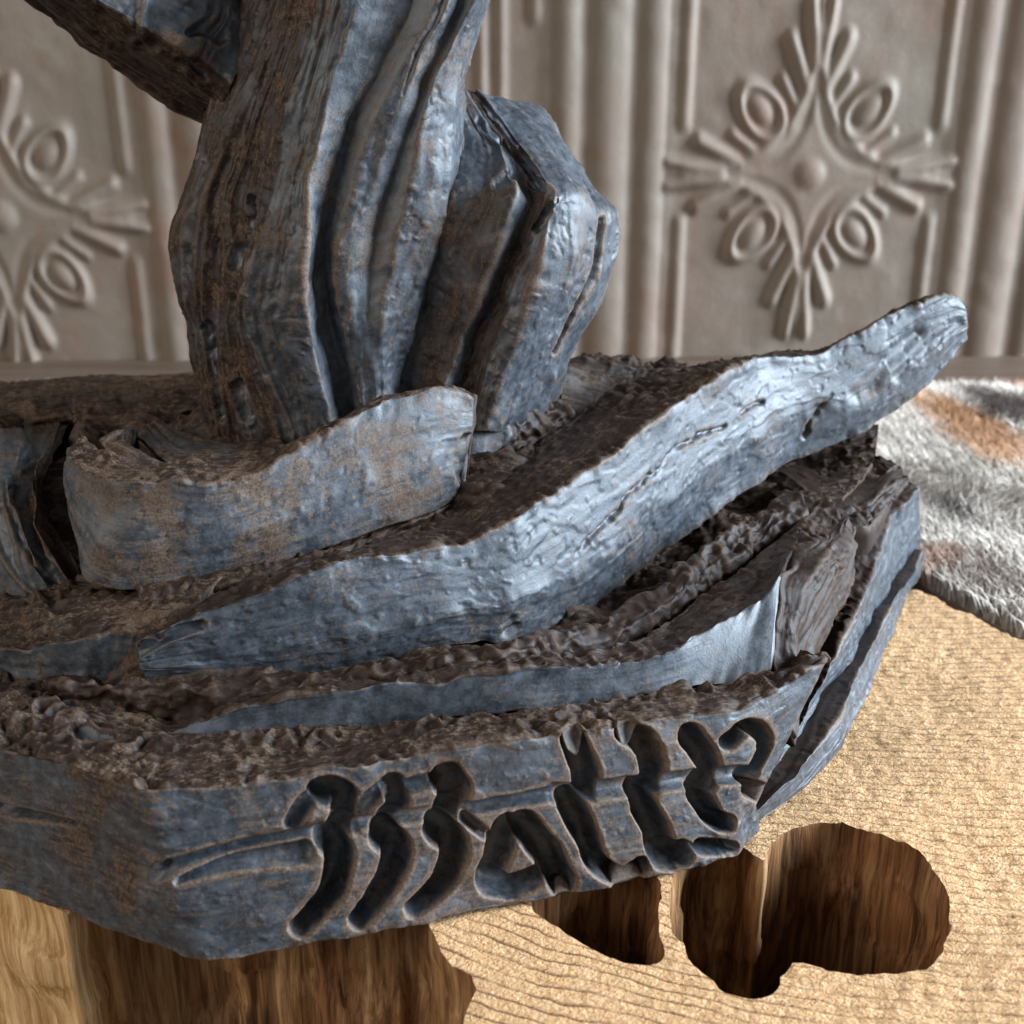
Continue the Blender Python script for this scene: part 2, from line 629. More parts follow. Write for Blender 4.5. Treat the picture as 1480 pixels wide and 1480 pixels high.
def make_tin():
    m, nt, b = new_mat('aged_pressed_tin')
    pos = nd(nt, 'ShaderNodeNewGeometry').outputs['Position']
    n1 = noise_n(nt, pos, 9, 4)
    n2 = noise_n(nt, pos, 60, 5, 0.7)
    n3 = noise_n(nt, pos, 500, 4, 0.7)
    c = mixc(nt, maprange(nt, n1, 0.3, 0.7), (0.178, 0.152, 0.122), (0.190, 0.143, 0.115))
    c = mixc(nt, maprange(nt, n2, 0.45, 0.75, 0, 0.5), c, (0.212, 0.188, 0.160))
    c = mixc(nt, maprange(nt, noise_n(nt, mapping(nt, pos, (1.6, 1.6, 0.5)), 24, 5, 0.7), 0.48, 0.68, 0, 0.7), c, (0.195, 0.118, 0.088))
    nt.links.new(c, b.inputs['Base Color'])
    b.inputs['Roughness'].default_value = 0.62
    b.inputs['Specular IOR Level'].default_value = 0.3
    nn = bump(nt, n3, 0.0005, 0.5)
    nn = bump(nt, n2, 0.002, 0.25, nn)
    nt.links.new(nn, b.inputs['Normal'])
    return m


def make_plain_wood(name, c1, c2, axis_scale):
    m, nt, b = new_mat(name)
    pos = nd(nt, 'ShaderNodeNewGeometry').outputs['Position']
    f = noise_n(nt, mapping(nt, pos, axis_scale), 1.0, 5, 0.65)
    c = mixc(nt, maprange(nt, f, 0.3, 0.7), c1, c2)
    nt.links.new(c, b.inputs['Base Color'])
    b.inputs['Roughness'].default_value = 0.55
    nt.links.new(bump(nt, f, 0.0006, 0.6), b.inputs['Normal'])
    return m


def make_hide():
    m, nt, b = new_mat('hide_hair')
    c = attr(nt, 'tint', 'Color')
    nt.links.new(c, b.inputs['Base Color'])
    b.inputs['Roughness'].default_value = 0.6
    return m


BRONZE = make_bronze()
ENDG, LONGG, TIN, HIDE = make_endgrain(), make_longgrain(), make_tin(), make_hide()
LEDGE_M = make_plain_wood('ledge_wood', (0.085, 0.058, 0.042), (0.145, 0.100, 0.074), (8, 160, 160))
BENCH_M = make_plain_wood('bench_wood', (0.10, 0.06, 0.035), (0.18, 0.11, 0.065), (8, 140, 140))

# ------------------------------------------------------------------ setting: bench, ledge
WALL_Y = 0.80


def box_mesh(name, lo, hi, mat, parent=None):
    x0, y0, z0 = lo
    x1, y1, z1 = hi
    V = [(x, y, z) for z in (z0, z1) for y in (y0, y1) for x in (x0, x1)]
    F = np.array([(0, 2, 3, 1), (4, 5, 7, 6), (0, 1, 5, 4), (2, 6, 7, 3), (0, 4, 6, 2), (1, 3, 7, 5)])
    o = link_mesh(name, V, F, mat, parent, smooth=False)
    bv = o.modifiers.new('bevel', 'BEVEL')
    bv.width, bv.segments = 0.0025, 3
    return o


def prism(name, poly, z0, z1, mat):
    n = len(poly)
    V = [(x, y, z0) for x, y in poly] + [(x, y, z1) for x, y in poly]
    me = bpy.data.meshes.new(name)
    me.from_pydata(V, [], [tuple(range(n))[::-1], tuple(range(n, 2 * n))] + [(i, (i + 1) % n, n + (i + 1) % n, n + i) for i in range(n)])
    me.materials.append(mat)
    o = bpy.data.objects.new(name, me)
    COL.objects.link(o)
    return o


bench = box_mesh('bench_top', (-1.1, 0.02, -0.14), (1.1, 0.738, -0.1002), BENCH_M)
bench['kind'] = 'structure'
platform = prism('platform', [(-1.1, 0.462), (0.1745, 0.462), (0.230, 0.345), (0.238, 0.10), (1.1, 0.10), (1.1, 0.738), (-1.1, 0.738)], -0.100, -0.009, BENCH_M)
platform['kind'] = 'structure'
ledge = box_mesh('ledge', (-1.1, 0.739, -0.14), (1.1, 0.84, 0.003), LEDGE_M)
ledge['kind'] = 'structure'

# ------------------------------------------------------------------ pressed tin wall
PER = 0.2535
CX0 = 0.187


def bead(x, c, w, h):
    t = np.clip(1 - ((x - c) / w) ** 2, 0, 1)
    return h * t ** 0.75


def leaf(X, Z, ang, r0, r1, wmax, h, bend=0.0):
    """pointed leaf from radius r0 to r1 along angle, with a central vein"""
    ca, sa = math.cos(ang), math.sin(ang)
    a = X * ca + Z * sa
    b = -X * sa + Z * ca
    t = (a - r0) / (r1 - r0)
    b = b - bend * np.clip(t, 0, 1) ** 2
    w = wmax * np.sin(np.pi * np.clip(t, 0, 1) ** 0.75) ** 0.8 + 1e-6
    s = np.abs(b) / w
    inside = (t > 0) & (t < 1)
    f = np.where(inside, np.clip(1 - s ** 2, 0, 1) ** 0.6, 0)
    vein = np.exp(-(b / 0.0016) ** 2) * 0.45
    return h * np.clip(f - vein * (f > 0), 0, 1)


def ring_lobe(X, Z, cx, cz, ang, ra, rb, h):
    ca, sa = math.cos(ang), math.sin(ang)
    a = (X - cx) * ca + (Z - cz) * sa
    b = -(X - cx) * sa + (Z - cz) * ca
    b = b * (1 + 0.35 * a / ra)
    r = np.hypot(a / ra, b / rb)
    return np.maximum(h * np.exp(-((r - 0.85) / 0.20) ** 2), 0.45 * h * np.clip(1 - (r / 0.55) ** 2, 0, 1))


def tin_height(X, Z, flower=True):
    """relief of one tile; X, Z relative to the tile centre, metres"""
    ax = np.abs(X)
    e = PER / 2 - ax                           # distance from the tile edge
    h = np.zeros_like(X)
    h += bead(e, 0.0, 0.0125, 0.0060)          # seam bead shared with the next tile
    h += bead(e, 0.0265, 0.0085, 0.0050)
    h += 0.0020 * sstep(0.046, 0.036, e)
    az = np.abs(Z)
    frame = bead(e, 0.0465, 0.0045, 0.0042)
    gap = sstep(0.022, 0.030, az)
    h += frame * gap
    top = bead(az, PER / 2 + 0.012, 0.0045, 0.0042) * (ax < 0.081)
    h = np.maximum(h, top)
    if flower:
        f = np.zeros_like(X)
        p, q = ax / 0.094, az / 0.107

        def lobe(p0, q0, p1, q1, w0, w1, hh):
            dx, dz = p1 - p0, q1 - q0
            t = np.clip(((p - p0) * dx + (q - q0) * dz) / (dx * dx + dz * dz), 0, 1)
            d = np.hypot(p - p0 - t * dx, q - q0 - t * dz)
            return hh * np.clip(1 - (d / (w0 * (1 - t) + w1 * t)) ** 2, 0, 1) ** 0.6
        g = (p + 1e-6) ** 0.42 + (q + 1e-6) ** 0.42
        f = np.maximum(f, 0.0046 * sstep(1.10, 1.02, g))
        f = f - 0.0022 * np.exp(-((g - 0.90) / 0.05) ** 2) * (np.maximum(p, q) < 0.95)
        f = np.maximum(f, 0.0072 * np.exp(-((g - 1.045) / 0.045) ** 2) * (np.maximum(p, q) < 0.97))
        for a_, b_ in ((p, q), (q, p)):
            p, q = a_, b_
            f = np.maximum(f, lobe(0.02, 0.60, 0.070, 0.96, 0.052, 0.030, 0.0072))
            f = np.maximum(f, lobe(0.06, 0.47, 0.185, 0.75, 0.046, 0.046, 0.0066))
            f = np.maximum(f, lobe(0.12, 0.37, 0.225, 0.53, 0.036, 0.034, 0.0052))
        dl, ds = (p + q) / 1.41421 - 0.50, (p - q) / 1.41421
        rr_ = np.hypot(dl / 0.20, ds / (0.125 * (1 - 0.9 * dl)))
        f = np.where(rr_ < 1.15, f * sstep(0.9, 1.15, rr_), f)
        f = np.maximum(f, np.maximum(0.0074 * np.exp(-((rr_ - 0.88) / 0.17) ** 2), 0.0066 * np.clip(1 - (rr_ / 0.60) ** 2, 0, 1) ** 0.6))
        f = np.maximum(f, 0.0090 * np.sqrt(np.clip(1 - (np.hypot(X, Z) / 0.0115) ** 2, 0, 1)))
        h = np.maximum(h, f)
    else:
        for (w, hh) in ((0.060, 0.046), (0.048, 0.033)):
            d = np.maximum(ax - w, az - hh)
            h = np.maximum(h, 0.0038 * np.clip(1 - (d / 0.004) ** 2, 0, 1))
    return h


tin = empty('tin_wall', (CX0 - PER, WALL_Y, 0.0), 'aged pressed tin wall with embossed leaf rosettes behind the sculpture', 'wall')
tiles = [(-3, 0.096, True), (-2, 0.096, True), (-1, 0.108, False), (0, 0.121, True), (1, 0.126, True), (2, 0.126, True)]
YAW = 0.022
for k, cz, fl in tiles:
    dense = k in (-2, -1, 0)
    nx, nz = (420, 420) if k in (-2, 0) else (180, 180)
    xs = np.linspace(-PER / 2, PER / 2, nx)
    zs = np.linspace(-0.10 - cz, 0.30 - cz + 0.02, nz)
    X, Z = np.meshgrid(xs, zs, indexing='ij')
    Zr = Z.copy()
    if fl is False:
        Zr = Z - 0.075
    h = tin_height(X, Zr, fl)
    h = 0.72 * gblur(gblur(h, 1.5 * nx / 300, 0), 1.5 * nx / 300, 1)
    WX, WZ = X + CX0 + k * PER, Z + cz
    h = h + 0.0009 * vnoise(WX * 25, WZ * 25, 3.3) + 0.0004 * vnoise(WX * 90, WZ * 90, 8.3)
    WYy = WALL_Y - h + (WX - CX0) * YAW
    V = np.stack([WX, WYy, WZ], -1).reshape(-1, 3)
    idx = np.arange(nx * nz).reshape(nx, nz)
    q = np.stack([idx[:-1, :-1], idx[1:, :-1], idx[1:, 1:], idx[:-1, 1:]], -1).reshape(-1, 4)
    link_mesh('panel', V, q, TIN, tin, origin=tin.location)

# ------------------------------------------------------------------ wooden post with bored holes
post = empty('wooden_post', at_z(1000, 1100, 0), 'tan sawn timber post with bored holes in its end grain under the sculpture', 'post')
PZ = -0.100
outer_px = [(1750, 1060), (1480, 922), (1440, 905), (1405, 885), (1380, 880), (1350, 862), (1325, 850), (900, 850), (200, 850), (-300, 1000),
            (-300, 1180), (0, 1276), (60, 1298), (98, 1316), (118, 1285), (128, 1235), (328, 1245), (336, 1290), (600, 1292),
            (622, 1335), (636, 1362), (652, 1390), (680, 1402), (690, 1420), (678, 1448), (668, 1480), (640, 1560), (600, 1700),
            (900, 1900), (1900, 1900)]
holeA_px = smooth_line([(955, 1300), (952, 1340), (958, 1372), (940, 1386), (905, 1383), (860, 1366), (815, 1341), (770, 1312), (780, 1280), (860, 1250), (940, 1260), (955, 1300)], 60)[:-1]
holeB_px = smooth_line([(968, 1290), (970, 1335), (982, 1353), (990, 1356), (999, 1378), (1022, 1402), (1050, 1424), (1080, 1433), (1110, 1430), (1130, 1415),
            (1141, 1390), (1157, 1383), (1200, 1395), (1250, 1403), (1300, 1400), (1340, 1388), (1366, 1358), (1377, 1328), (1370, 1298),
            (1350, 1260), (1320, 1226), (1280, 1205), (1230, 1192), (1180, 1187), (1140, 1194), (1115, 1215), (1103, 1240), (1075, 1215),
            (1030, 1205), (985, 1230), (968, 1290)], 120)[:-1]


def densify(px_pts, d=0.0009, jit=0.0006, seed=0):
    P = np.array([at_z(a, b, 0)[:2] for a, b in px_pts])
    out = []
    n = len(P)
    for i in range(n):
        a, b = P[i], P[(i + 1) % n]
        inner = -0.1 < a[0] < 0.32 and a[1] > 0.17
        k = max(1, int(np.linalg.norm(b - a) / (d if inner else 0.004)))
        for t in np.arange(k) / k:
            out.append(a * (1 - t) + b * t)
    out = np.array(out)
    s = np.arange(len(out)) * d
    for c in range(2):
        out[:, c] += jit * (vnoise(s * 90, seed + c * 7.3, 0.5) + 0.6 * vnoise(s * 320, seed + c * 5.3, 2.5))
    return out


def in_poly(x, y, poly):
    c = np.zeros(x.shape, bool)
    n = len(poly)
    j = n - 1
    for i in range(n):
        xi, yi = poly[i]
        xj, yj = poly[j]
        if yi != yj:
            m = ((yi > y) != (yj > y)) & (x < (xj - xi) * (y - yi) / (yj - yi) + xi)
            c ^= m
        j = i
    return c


loops = [densify(outer_px, 0.0010, 0.0007, 1), densify(holeA_px, 0.0008, 0.0007, 2), densify(holeB_px, 0.0008, 0.0013, 3)]
gx, gy = np.meshgrid(np.arange(-0.10, 0.36, 0.0014), np.arange(0.17, 0.50, 0.0014), indexing='ij')
rng = np.random.default_rng(4)
gx = (gx + rng.uniform(-.0005, .0005, gx.shape)).ravel()
gy = (gy + rng.uniform(-.0005, .0005, gy.shape)).ravel()
coarse = [loops[0][::6], loops[1], loops[2]]


def inside_all(x, y, lp):
    return in_poly(x, y, lp[0]) & ~in_poly(x, y, lp[1]) & ~in_poly(x, y, lp[2])


keep = inside_all(gx, gy, coarse)
gx, gy = gx[keep], gy[keep]
allb = np.vstack(loops)
cell = set(map(tuple, np.floor(allb / 0.0011).astype(int)))
gk = np.floor(np.stack([gx, gy], 1) / 0.0011).astype(int)
far = np.array([not any((a + i, b + j) in cell for i in (-1, 0, 1) for j in (-1, 0, 1)) for a, b in gk])
gx, gy = gx[far], gy[far]
verts2 = [Vector(p) for p in allb] + [Vector((a, b)) for a, b in zip(gx, gy)]
edges, o0 = [], 0
for lp in loops:
    n = len(lp)
    edges += [(o0 + i, o0 + (i + 1) % n) for i in range(n)]
    o0 += n
vv, ee, ff, *_ = delaunay_2d_cdt(verts2, edges, [], 0, 1e-7)
V2 = np.array([(v.x, v.y) for v in vv])
T = np.array([f for f in ff if len(f) == 3])
cen = V2[T].mean(axis=1)
T = T[inside_all(cen[:, 0], cen[:, 1], loops)]
P3 = np.zeros((len(V2), 3))
P3[:, :2] = V2
rough_r = sstep(0.02, 0.10, V2[:, 0])
nz = fbm(P3, 420, 2, 2.0)
P3[:, 2] = (0.00020 + 0.00030 * rough_r) * nz + 0.0010 * vnoise(V2[:, 0] * 30, V2[:, 1] * 30, 1.1) - 0.0010
nb = len(allb)
P3[:nb, 2] -= 0.0006 * np.abs(vnoise(allb[:, 0] * 300, allb[:, 1] * 300, 4.4))
link_mesh('end_face', P3, T, ENDG, post, origin=post.location)
zb = {}
bz = P3[:nb, 2] if len(V2) >= nb else np.zeros(nb)


def wall_of(loop, zt, name, aged, seed, outward):
    n = len(loop)
    area = 0.5 * np.sum(loop[:, 0] * np.roll(loop[:, 1], -1) - np.roll(loop[:, 0], -1) * loop[:, 1])
    tg = np.roll(loop, -1, 0) - np.roll(loop, 1, 0)
    tg /= np.linalg.norm(tg, axis=1, keepdims=True) + 1e-9
    nr = np.stack([tg[:, 1], -tg[:, 0]], 1) * (1 if area > 0 else -1)   # away from the loop interior
    if not outward:
        nr = -nr
    nr = gblur(nr, 2.0, 0, True)
    ts = np.concatenate([[0], np.linspace(0.02, 1, 44)])
    P = np.zeros((n, len(ts), 3))
    s = np.concatenate([[0], np.cumsum(np.linalg.norm(np.diff(loop, axis=0), axis=1))])
    for j, t in enumerate(ts):
        z = zt * (1 - t) + PZ * t
        amp = 0 if j == 0 else min(1, t * 5)
        f = 0.0013 * vnoise(s * 260, z * 24, seed) + 0.0009 * vnoise(s * 620, z * 60, seed + 3) + 0.0026 * vnoise(s * 60, z * 45, seed + 6)
        f = f + 0.0012 * sstep(0.1, 0.3, vnoise(s * 150, z * 90, seed + 8))
        P[:, j, :2] = loop + nr * (amp * (f - 0.0006))[:, None]
        P[:, j, 2] = z
    idx = np.arange(n * len(ts)).reshape(n, len(ts))
    nx = np.roll(idx, -1, 0)
    q = np.stack([idx[:, :-1], idx[:, 1:], nx[:, 1:], nx[:, :-1]], -1).reshape(-1, 4)
    if (area > 0) != outward:
        q = q[:, ::-1]
    ag = aged(P[..., 0], P[..., 1], P[..., 2])
    link_mesh(name, P.reshape(-1, 3), q, LONGG, post, {'aged': ag.ravel()}, origin=post.location)


xl = at_z(100, 1316, 0)[0]
n0, n1 = len(loops[0]), len(loops[1])
wall_of(loops[0], bz[:n0], 'long_grain_side', lambda x, y, z: np.where(x < xl + 0.001, 0.05, 0.62), 1.0, True)  # recess browner than the left face, from age and painted shade
wall_of(loops[1], bz[n0:n0 + n1], 'hole_wall', lambda x, y, z: 0.72 + 0 * x, 5.0, False)  # aged brown walls, deepened to paint in the dark of the hole
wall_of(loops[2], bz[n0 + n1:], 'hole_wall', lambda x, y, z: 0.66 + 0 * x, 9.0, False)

# ------------------------------------------------------------------ hide rug
HZ = -0.001
rug_rng = np.random.default_rng(11)


def tint_at(X, Y):
    P = np.stack([X, Y, 0 * X], -1)
    n1, n2 = fbm(P, 22, 3, 1.0), fbm(P, 90, 2, 5.0)
    n3 = rug_rng.uniform(-1, 1, X.shape)
    c = np.zeros(X.shape + (3,))
    w = sstep(-0.5, 0.5, n1 + 0.5 * n2 + 0.5 * n3)[..., None]
    c[:] = np.array([0.45, 0.40, 0.35]) * (1 - w) + np.array([0.88, 0.82, 0.75]) * w

    def patch(px, py, rx, ry, rot, col, k=1.0):
        o = at_z(px, py, HZ)
        dx, dy = X - o[0], Y - o[1]
        a = dx * math.cos(rot) + dy * math.sin(rot)
        b = -dx * math.sin(rot) + dy * math.cos(rot)
        m = sstep(1.25, 0.6, np.hypot(a / rx, b / ry) + 0.35 * n1 + 0.25 * n2 + 0.2 * n3)[..., None] * k
        c[:] = c * (1 - m) + np.array(col) * m
    patch(1395, 622, 0.085, 0.019, -1.42, (0.60, 0.34, 0.19))
    patch(1440, 592, 0.055, 0.022, -1.38, (0.12, 0.098, 0.09))
    patch(1478, 556, 0.030, 0.022, -1.4, (0.58, 0.36, 0.24))
    patch(1370, 748, 0.026, 0.011, -1.3, (0.14, 0.115, 0.105), 0.9)
    patch(1345, 820, 0.018, 0.012, 0.5, (0.42, 0.21, 0.13), 0.7)
    patch(1450, 850, 0.025, 0.015, -1.2, (0.20, 0.14, 0.11), 0.7)
    return c


RUGP = np.array([(-0.6, 0.515), (0.15, 0.515), (0.1715, 0.456), (0.228, 0.343), (0.236, 0.12), (0.75, 0.12), (0.75, 0.736), (-0.6, 0.736)])
nb1, nb2 = 75000, 30000
bx = np.concatenate([rug_rng.uniform(0.12, 0.45, nb1), rug_rng.uniform(-0.6, 0.75, nb2)])
by = np.concatenate([rug_rng.uniform(0.36, 0.736, nb1), rug_rng.uniform(0.12, 0.736, nb2)])
ok_ = in_poly(bx, by, RUGP)
bx, by = bx[ok_], by[ok_]
tc = tint_at(bx, by) * rug_rng.uniform(0.88, 1.10, bx.shape)[:, None]
nB = len(bx)
lean = 0.9 + 0.8 * fbm(np.stack([bx, by, 0 * bx], -1), 14, 2, 3.0) + rug_rng.normal(0, 0.5, nB)
ln = rug_rng.uniform(0.008, 0.014, nB)
wd = 0.00045
tx, ty = np.cos(lean), np.sin(lean)
roots = np.stack([bx, by, np.full(nB, HZ - 0.004)], -1)
side = np.stack([-ty, tx, 0 * tx], -1) * wd
mid = roots + np.stack([tx * ln * 0.35, ty * ln * 0.35, ln * 0.55], -1)
tip = roots + np.stack([tx * ln * 0.95, ty * ln * 0.95, ln * 0.60 + rug_rng.uniform(-.001, .002, nB)], -1)
Vh = np.stack([roots - side, roots + side, mid + side, mid - side, tip], 1).reshape(-1, 3)
o5 = np.arange(nB)[:, None] * 5
Fq = np.concatenate([o5, o5 + 1, o5 + 2, o5 + 3], 1)
Ft = np.concatenate([o5 + 3, o5 + 2, o5 + 4], 1)
rug = empty('hide_rug', (0.2, 0.55, HZ - 0.010), 'shaggy grey and white hide with rust orange and black patches beside the post', 'rug')
hair = link_mesh('hair', Vh, [Fq, Ft], HIDE, rug, {'tint': np.repeat(tc, 5, axis=0)}, origin=rug.location)
hair['kind'] = 'stuff'
skin = prism('skin', [tuple(p_ - np.array([0.2, 0.55])) for p_ in RUGP], -0.0089 - (HZ - 0.010), HZ - 0.004 - (HZ - 0.010), HIDE)
skin.parent = rug
ta = skin.data.attributes.new('tint', 'FLOAT_VECTOR', 'POINT')
ta.data.foreach_set('vector', np.tile((0.25, 0.22, 0.2), len(skin.data.vertices)).astype(np.float32))

# ------------------------------------------------------------------ the sculpture
sc_root = empty('bronze_sculpture', at_z(640, 1100, 0.0), 'bark-textured dark blue-brown bronze tree trunk sculpture with carved signature on its base', 'sculpture')


def part(name, rows, segs, **kw):
    return loft(name, rows, segs, BRONZE, sc_root, **kw)


HID = ('hidden', 0.92)  # tucked-in sides coloured dark, recess shade put into the brown

# ---- base core: the plateau the strands grow from
front = row([(-220, 1150), (-100, 1175), (0, 1200), (150, 1245), (290, 1275), (650, 1205), (1000, 1120)], z=0.0)
front = np.vstack([front] + [at_y(*p_) * np.array([1, 1, 0]) for p_ in ((1080, 1040, .348), (1120, 1010, .358), (1166, 915, .382), (1200, 810, .412), (1262, 680, .456))])
back = np.array([(-0.27, 0.49, 0), (-0.2, 0.495, 0), (-0.13, 0.498, 0), (-0.09, 0.50, 0), (-0.05, 0.50, 0), (0.0, 0.50, 0), (0.05, 0.495, 0), (0.08, 0.49, 0),
                 (0.11, 0.487, 0), (0.135, 0.485, 0), (0.152, 0.474, 0)])
cp = []
for px_, py_, z_ in [(250, 1062, .036), (740, 1030, .034), (1060, 990, .034), (500, 980, .036), (740, 940, .034), (875, 875, .034), (960, 815, .034),
                     (1060, 745, .036), (1130, 700, .042), (1220, 720, .046), (1270, 720, .047), (1150, 900, .030), (1180, 980, .028), (1120, 1050, .030),
                     (0, 1000, .036), (100, 1010, .036), (300, 900, .050), (500, 830, .058), (660, 760, .066), (760, 660, .074), (840, 600, .080), (880, 555, .083),
                     (180, 865, .056), (240, 868, .057), (700, 690, .076), (720, 650, .080), (130, 850, .055), (60, 860, .050), (0, 850, .050), (90, 740, .045), (150, 680, .068), (200, 655, .071), (235, 660, .072), (270, 640, .077), (380, 650, .083), (245, 860, .056), (300, 600, .084),
                     (200, 605, .080), (120, 600, .083), (0, 600, .082), (100, 570, .077), (0, 565, .074), (250, 560, .076), (1000, 545, .084), (400, 1080, .036),
                     (700, 1060, .036), (950, 1040, .034), (0, 1060, .036), (-80, 700, .080), (-150, 900, .05), (-150, 1050, .036), (550, 600, .086)]:
    cp.append(at_z(px_, py_, z_))
for x_ in np.arange(-0.26, 0.16, 0.03):
    cp.append((x_, 0.498, 0.062))
cp = np.array(cp)
nu, nv = 620, 380
f_ = resample(front, nu, 0.004)
b_ = resample(back, nu, 0.01)
t_ = np.linspace(0, 1, nv)[None, :, None]
G = f_[:, None, :] * (1 - t_) + b_[:, None, :] * t_
num, den = 0, 0
for c_ in cp:
    w_ = 1 / (((G[..., 0] - c_[0]) ** 2 + (G[..., 1] - c_[1]) ** 2) + 1e-5) ** 1.6
    num, den = num + w_ * c_[2], den + w_
G[..., 2] = num / den
N_ = grid_normals(G, False)
N_ *= np.sign(N_[..., 2:3].mean())
U_ = G[..., 0] + 0.25 * np.sin(G[..., 1] * 30) * 0.1
V_ = G[..., 1] + 0.012 * vnoise(G[..., 0] * 20, G[..., 1] * 20, 2.2)
G2 = displace(G, N_, U_, V_, np.array([0.0007, 0.0020, 0.001, 0.0004, 0.0006]), 3)
edge_f = sstep(0.0, 0.02, np.minimum(t_[..., 0], 1.0 - t_[..., 0]) + 0 * G2[..., 2])
G2[..., 2] = 0.02 * (1 - edge_f) * (t_[..., 0] < 0.5) + G2[..., 2] * np.where(t_[..., 0] < 0.5, edge_f, 0.55 + 0.45 * edge_f)
sk0, sk1 = G2[:, :1].copy(), G2[:, -1:].copy()
sk0[..., 2] = 0.002
sk1[..., 2] = 0.002
G2 = np.concatenate([sk0, G2, sk1], 1)
nv += 2
ii = np.arange(nu * nv).reshape(nu, nv)
q_ = np.stack([ii[:-1, :-1], ii[1:, :-1], ii[1:, 1:], ii[:-1, 1:]], -1).reshape(-1, 4)
Bm = gblur(gblur(G2, 2, 0), 2, 1)
we = (G2 - Bm)[..., 2] / 0.0003
link_mesh('base_body', G2.reshape(-1, 3), q_, BRONZE, sc_root,
          {'speck': np.full(nu * nv, 1.0), 'brown': np.full(nu * nv, 0.75), 'wear': np.clip(we, -2, 2).ravel(),
           'guv': np.stack([G2[..., 0].ravel(), G2[..., 1].ravel(), 0 * G2[..., 0].ravel()], 1)}, origin=sc_root.location)

# ---- front slab with the carved signature (left face, corner, front face in one piece)


def z8(pts):
    return smooth_line([(400 + .527 * a, 1000 + .527 * b) for a, b in pts], 18)


G_ = 'gouge'
sig = []
for pts, r0, r1, d in [
        ([(45, 365), (75, 310), (125, 278)], 12, 14, .0026), ([(125, 275), (180, 285), (190, 330), (165, 385)], 21, 19, .0048),
        ([(150, 405), (172, 455), (145, 555), (62, 645)], 22, 13, .0052),
        ([(215, 370), (250, 305), (300, 265)], 11, 12, .0024), ([(318, 262), (332, 310), (300, 350)], 18, 14, .0036),
        ([(300, 400), (330, 440), (292, 540), (225, 625)], 23, 13, .0052),
        ([(345, 270), (420, 250)], 11, 12, .0022), ([(470, 245), (490, 275), (470, 325)], 24, 19, .0050),
        ([(450, 385), (490, 430), (452, 530), (375, 595)], 23, 12, .0052),
        ([(520, 350), (570, 390)], 10, 8, .0020),
        ([(632, 375), (612, 440), (588, 500), (590, 530), (650, 535), (715, 505)], 20, 15, .0044),
        ([(680, 370), (740, 440), (782, 520)], 22, 19, .0052),
        ([(812, 130), (842, 200), (850, 262)], 17, 20, .0048),
        ([(806, 305), (852, 400), (880, 470), (940, 505), (1000, 475)], 19, 12, .0052),
        ([(965, 115), (1010, 140), (1035, 230), (1000, 285), (1040, 375), (1065, 450), (1110, 445)], 17, 20, .0054),
        ([(1035, 262), (1100, 250), (1160, 245)], 9, 8, .0020),
        ([(1135, 120), (1178, 180), (1190, 225), (1165, 275)], 17, 15, .0048),
        ([(1160, 285), (1200, 345), (1240, 365)], 17, 12, .0048), ([(1165, 425), (1250, 430)], 12, 10, .0035),
        ([(1240, 135), (1290, 95), (1330, 115), (1335, 160), (1290, 240)], 12, 9, .0042),
        ([(1300, 265), (1350, 290), (1340, 330)], 12, 11, .0045)]:
    sig.append((z8(pts), r0 * 1.10, r1 * 1.10, d * 1.85, G_))
sig += [
    # the long groove that crosses the letters, and the wide gouge at its left
    (smooth_line([(228, 1258), (300, 1238), (400, 1216), (520, 1193), (690, 1168), (800, 1147)], 20), 9, 11, .0042, G_),
    (smooth_line([(230, 1262), (330, 1236), (460, 1206)], 12), 16, 22, .0026, 'dent'),
    (smooth_line([(800, 1147), (880, 1140), (960, 1130), (1085, 1118)], 20), 15, 13, .0042, G_),
    (smooth_line([(256, 1276), (330, 1252), (440, 1232)], 12), 5, 17, .0036, G_),
    (smooth_line([(400, 1209), (520, 1187), (690, 1162), (800, 1141)], 12), 3, 3, .0010, 'ridge'),
    # crack in the left face
    (smooth_line([(-70, 1160), (0, 1172), (60, 1182), (110, 1196)], 12), 14, 4, .005, 'vee'),
    # scoops on the rough top
    (smooth_line([(60, 1005), (130, 1025), (225, 1055)], 8), 7, 5, .003, 'vee'),
    (smooth_line([(110, 1055), (160, 1065)], 6), 9, 8, .0025, G_),
    # smooth scraped facet
    (smooth_line([(690, 1118), (790, 1080)], 6), 26, 26, .0005, G_),
]
S1_bot = row([(-220, 1205), (-100, 1248), (0, 1285), (150, 1340), (292, 1394), (480, 1362), (650, 1328), (850, 1288), (1000, 1258), (1062, 1238), (1098, 1197)], z=0.0006)
S1_low = row([(-220, 1190), (-100, 1225), (0, 1250), (150, 1302), (262, 1345), (480, 1318), (650, 1290), (850, 1258), (1000, 1228), (1066, 1206), (1094, 1164)],
             Y=(.290, .2755, .2650, .2470, .2365, .2445, .2530, .2630, .2715, .2765, .2850))
S1_top = row([(-220, 1045), (-100, 1062), (0, 1082), (110, 1106), (207, 1142), (400, 1126), (560, 1100), (740, 1068), (900, 1047), (1075, 1024), (1194, 956)],
             Y=(.294, .2790, .2670, .2520, .2410, .2480, .2555, .2645, .2735, .2860, .3020))
S1_bak = row([(-220, 940), (-100, 958), (0, 970), (110, 1000), (250, 1060), (400, 1052), (560, 1044), (740, 1028), (900, 1005), (1075, 985), (1192, 951)],
             Y=(.318, .313, .309, .297, .2740, .2760, .2785, .2850, .2930, .3010, .3045))
S1_bot, S1_low, S1_top, S1_bak = (np.vstack([r_, r_[-1] + np.array([-0.003, 0.014, -0.005 if r_[-1][2] > 0.02 else 0.0])]) for r_ in (S1_bot, S1_low, S1_top, S1_bak))
S1_in = S1_bak.copy()
S1_in[:, 2] = 0.004
S1_in[-3:, 0] -= np.array([0.004, 0.016, 0.026])
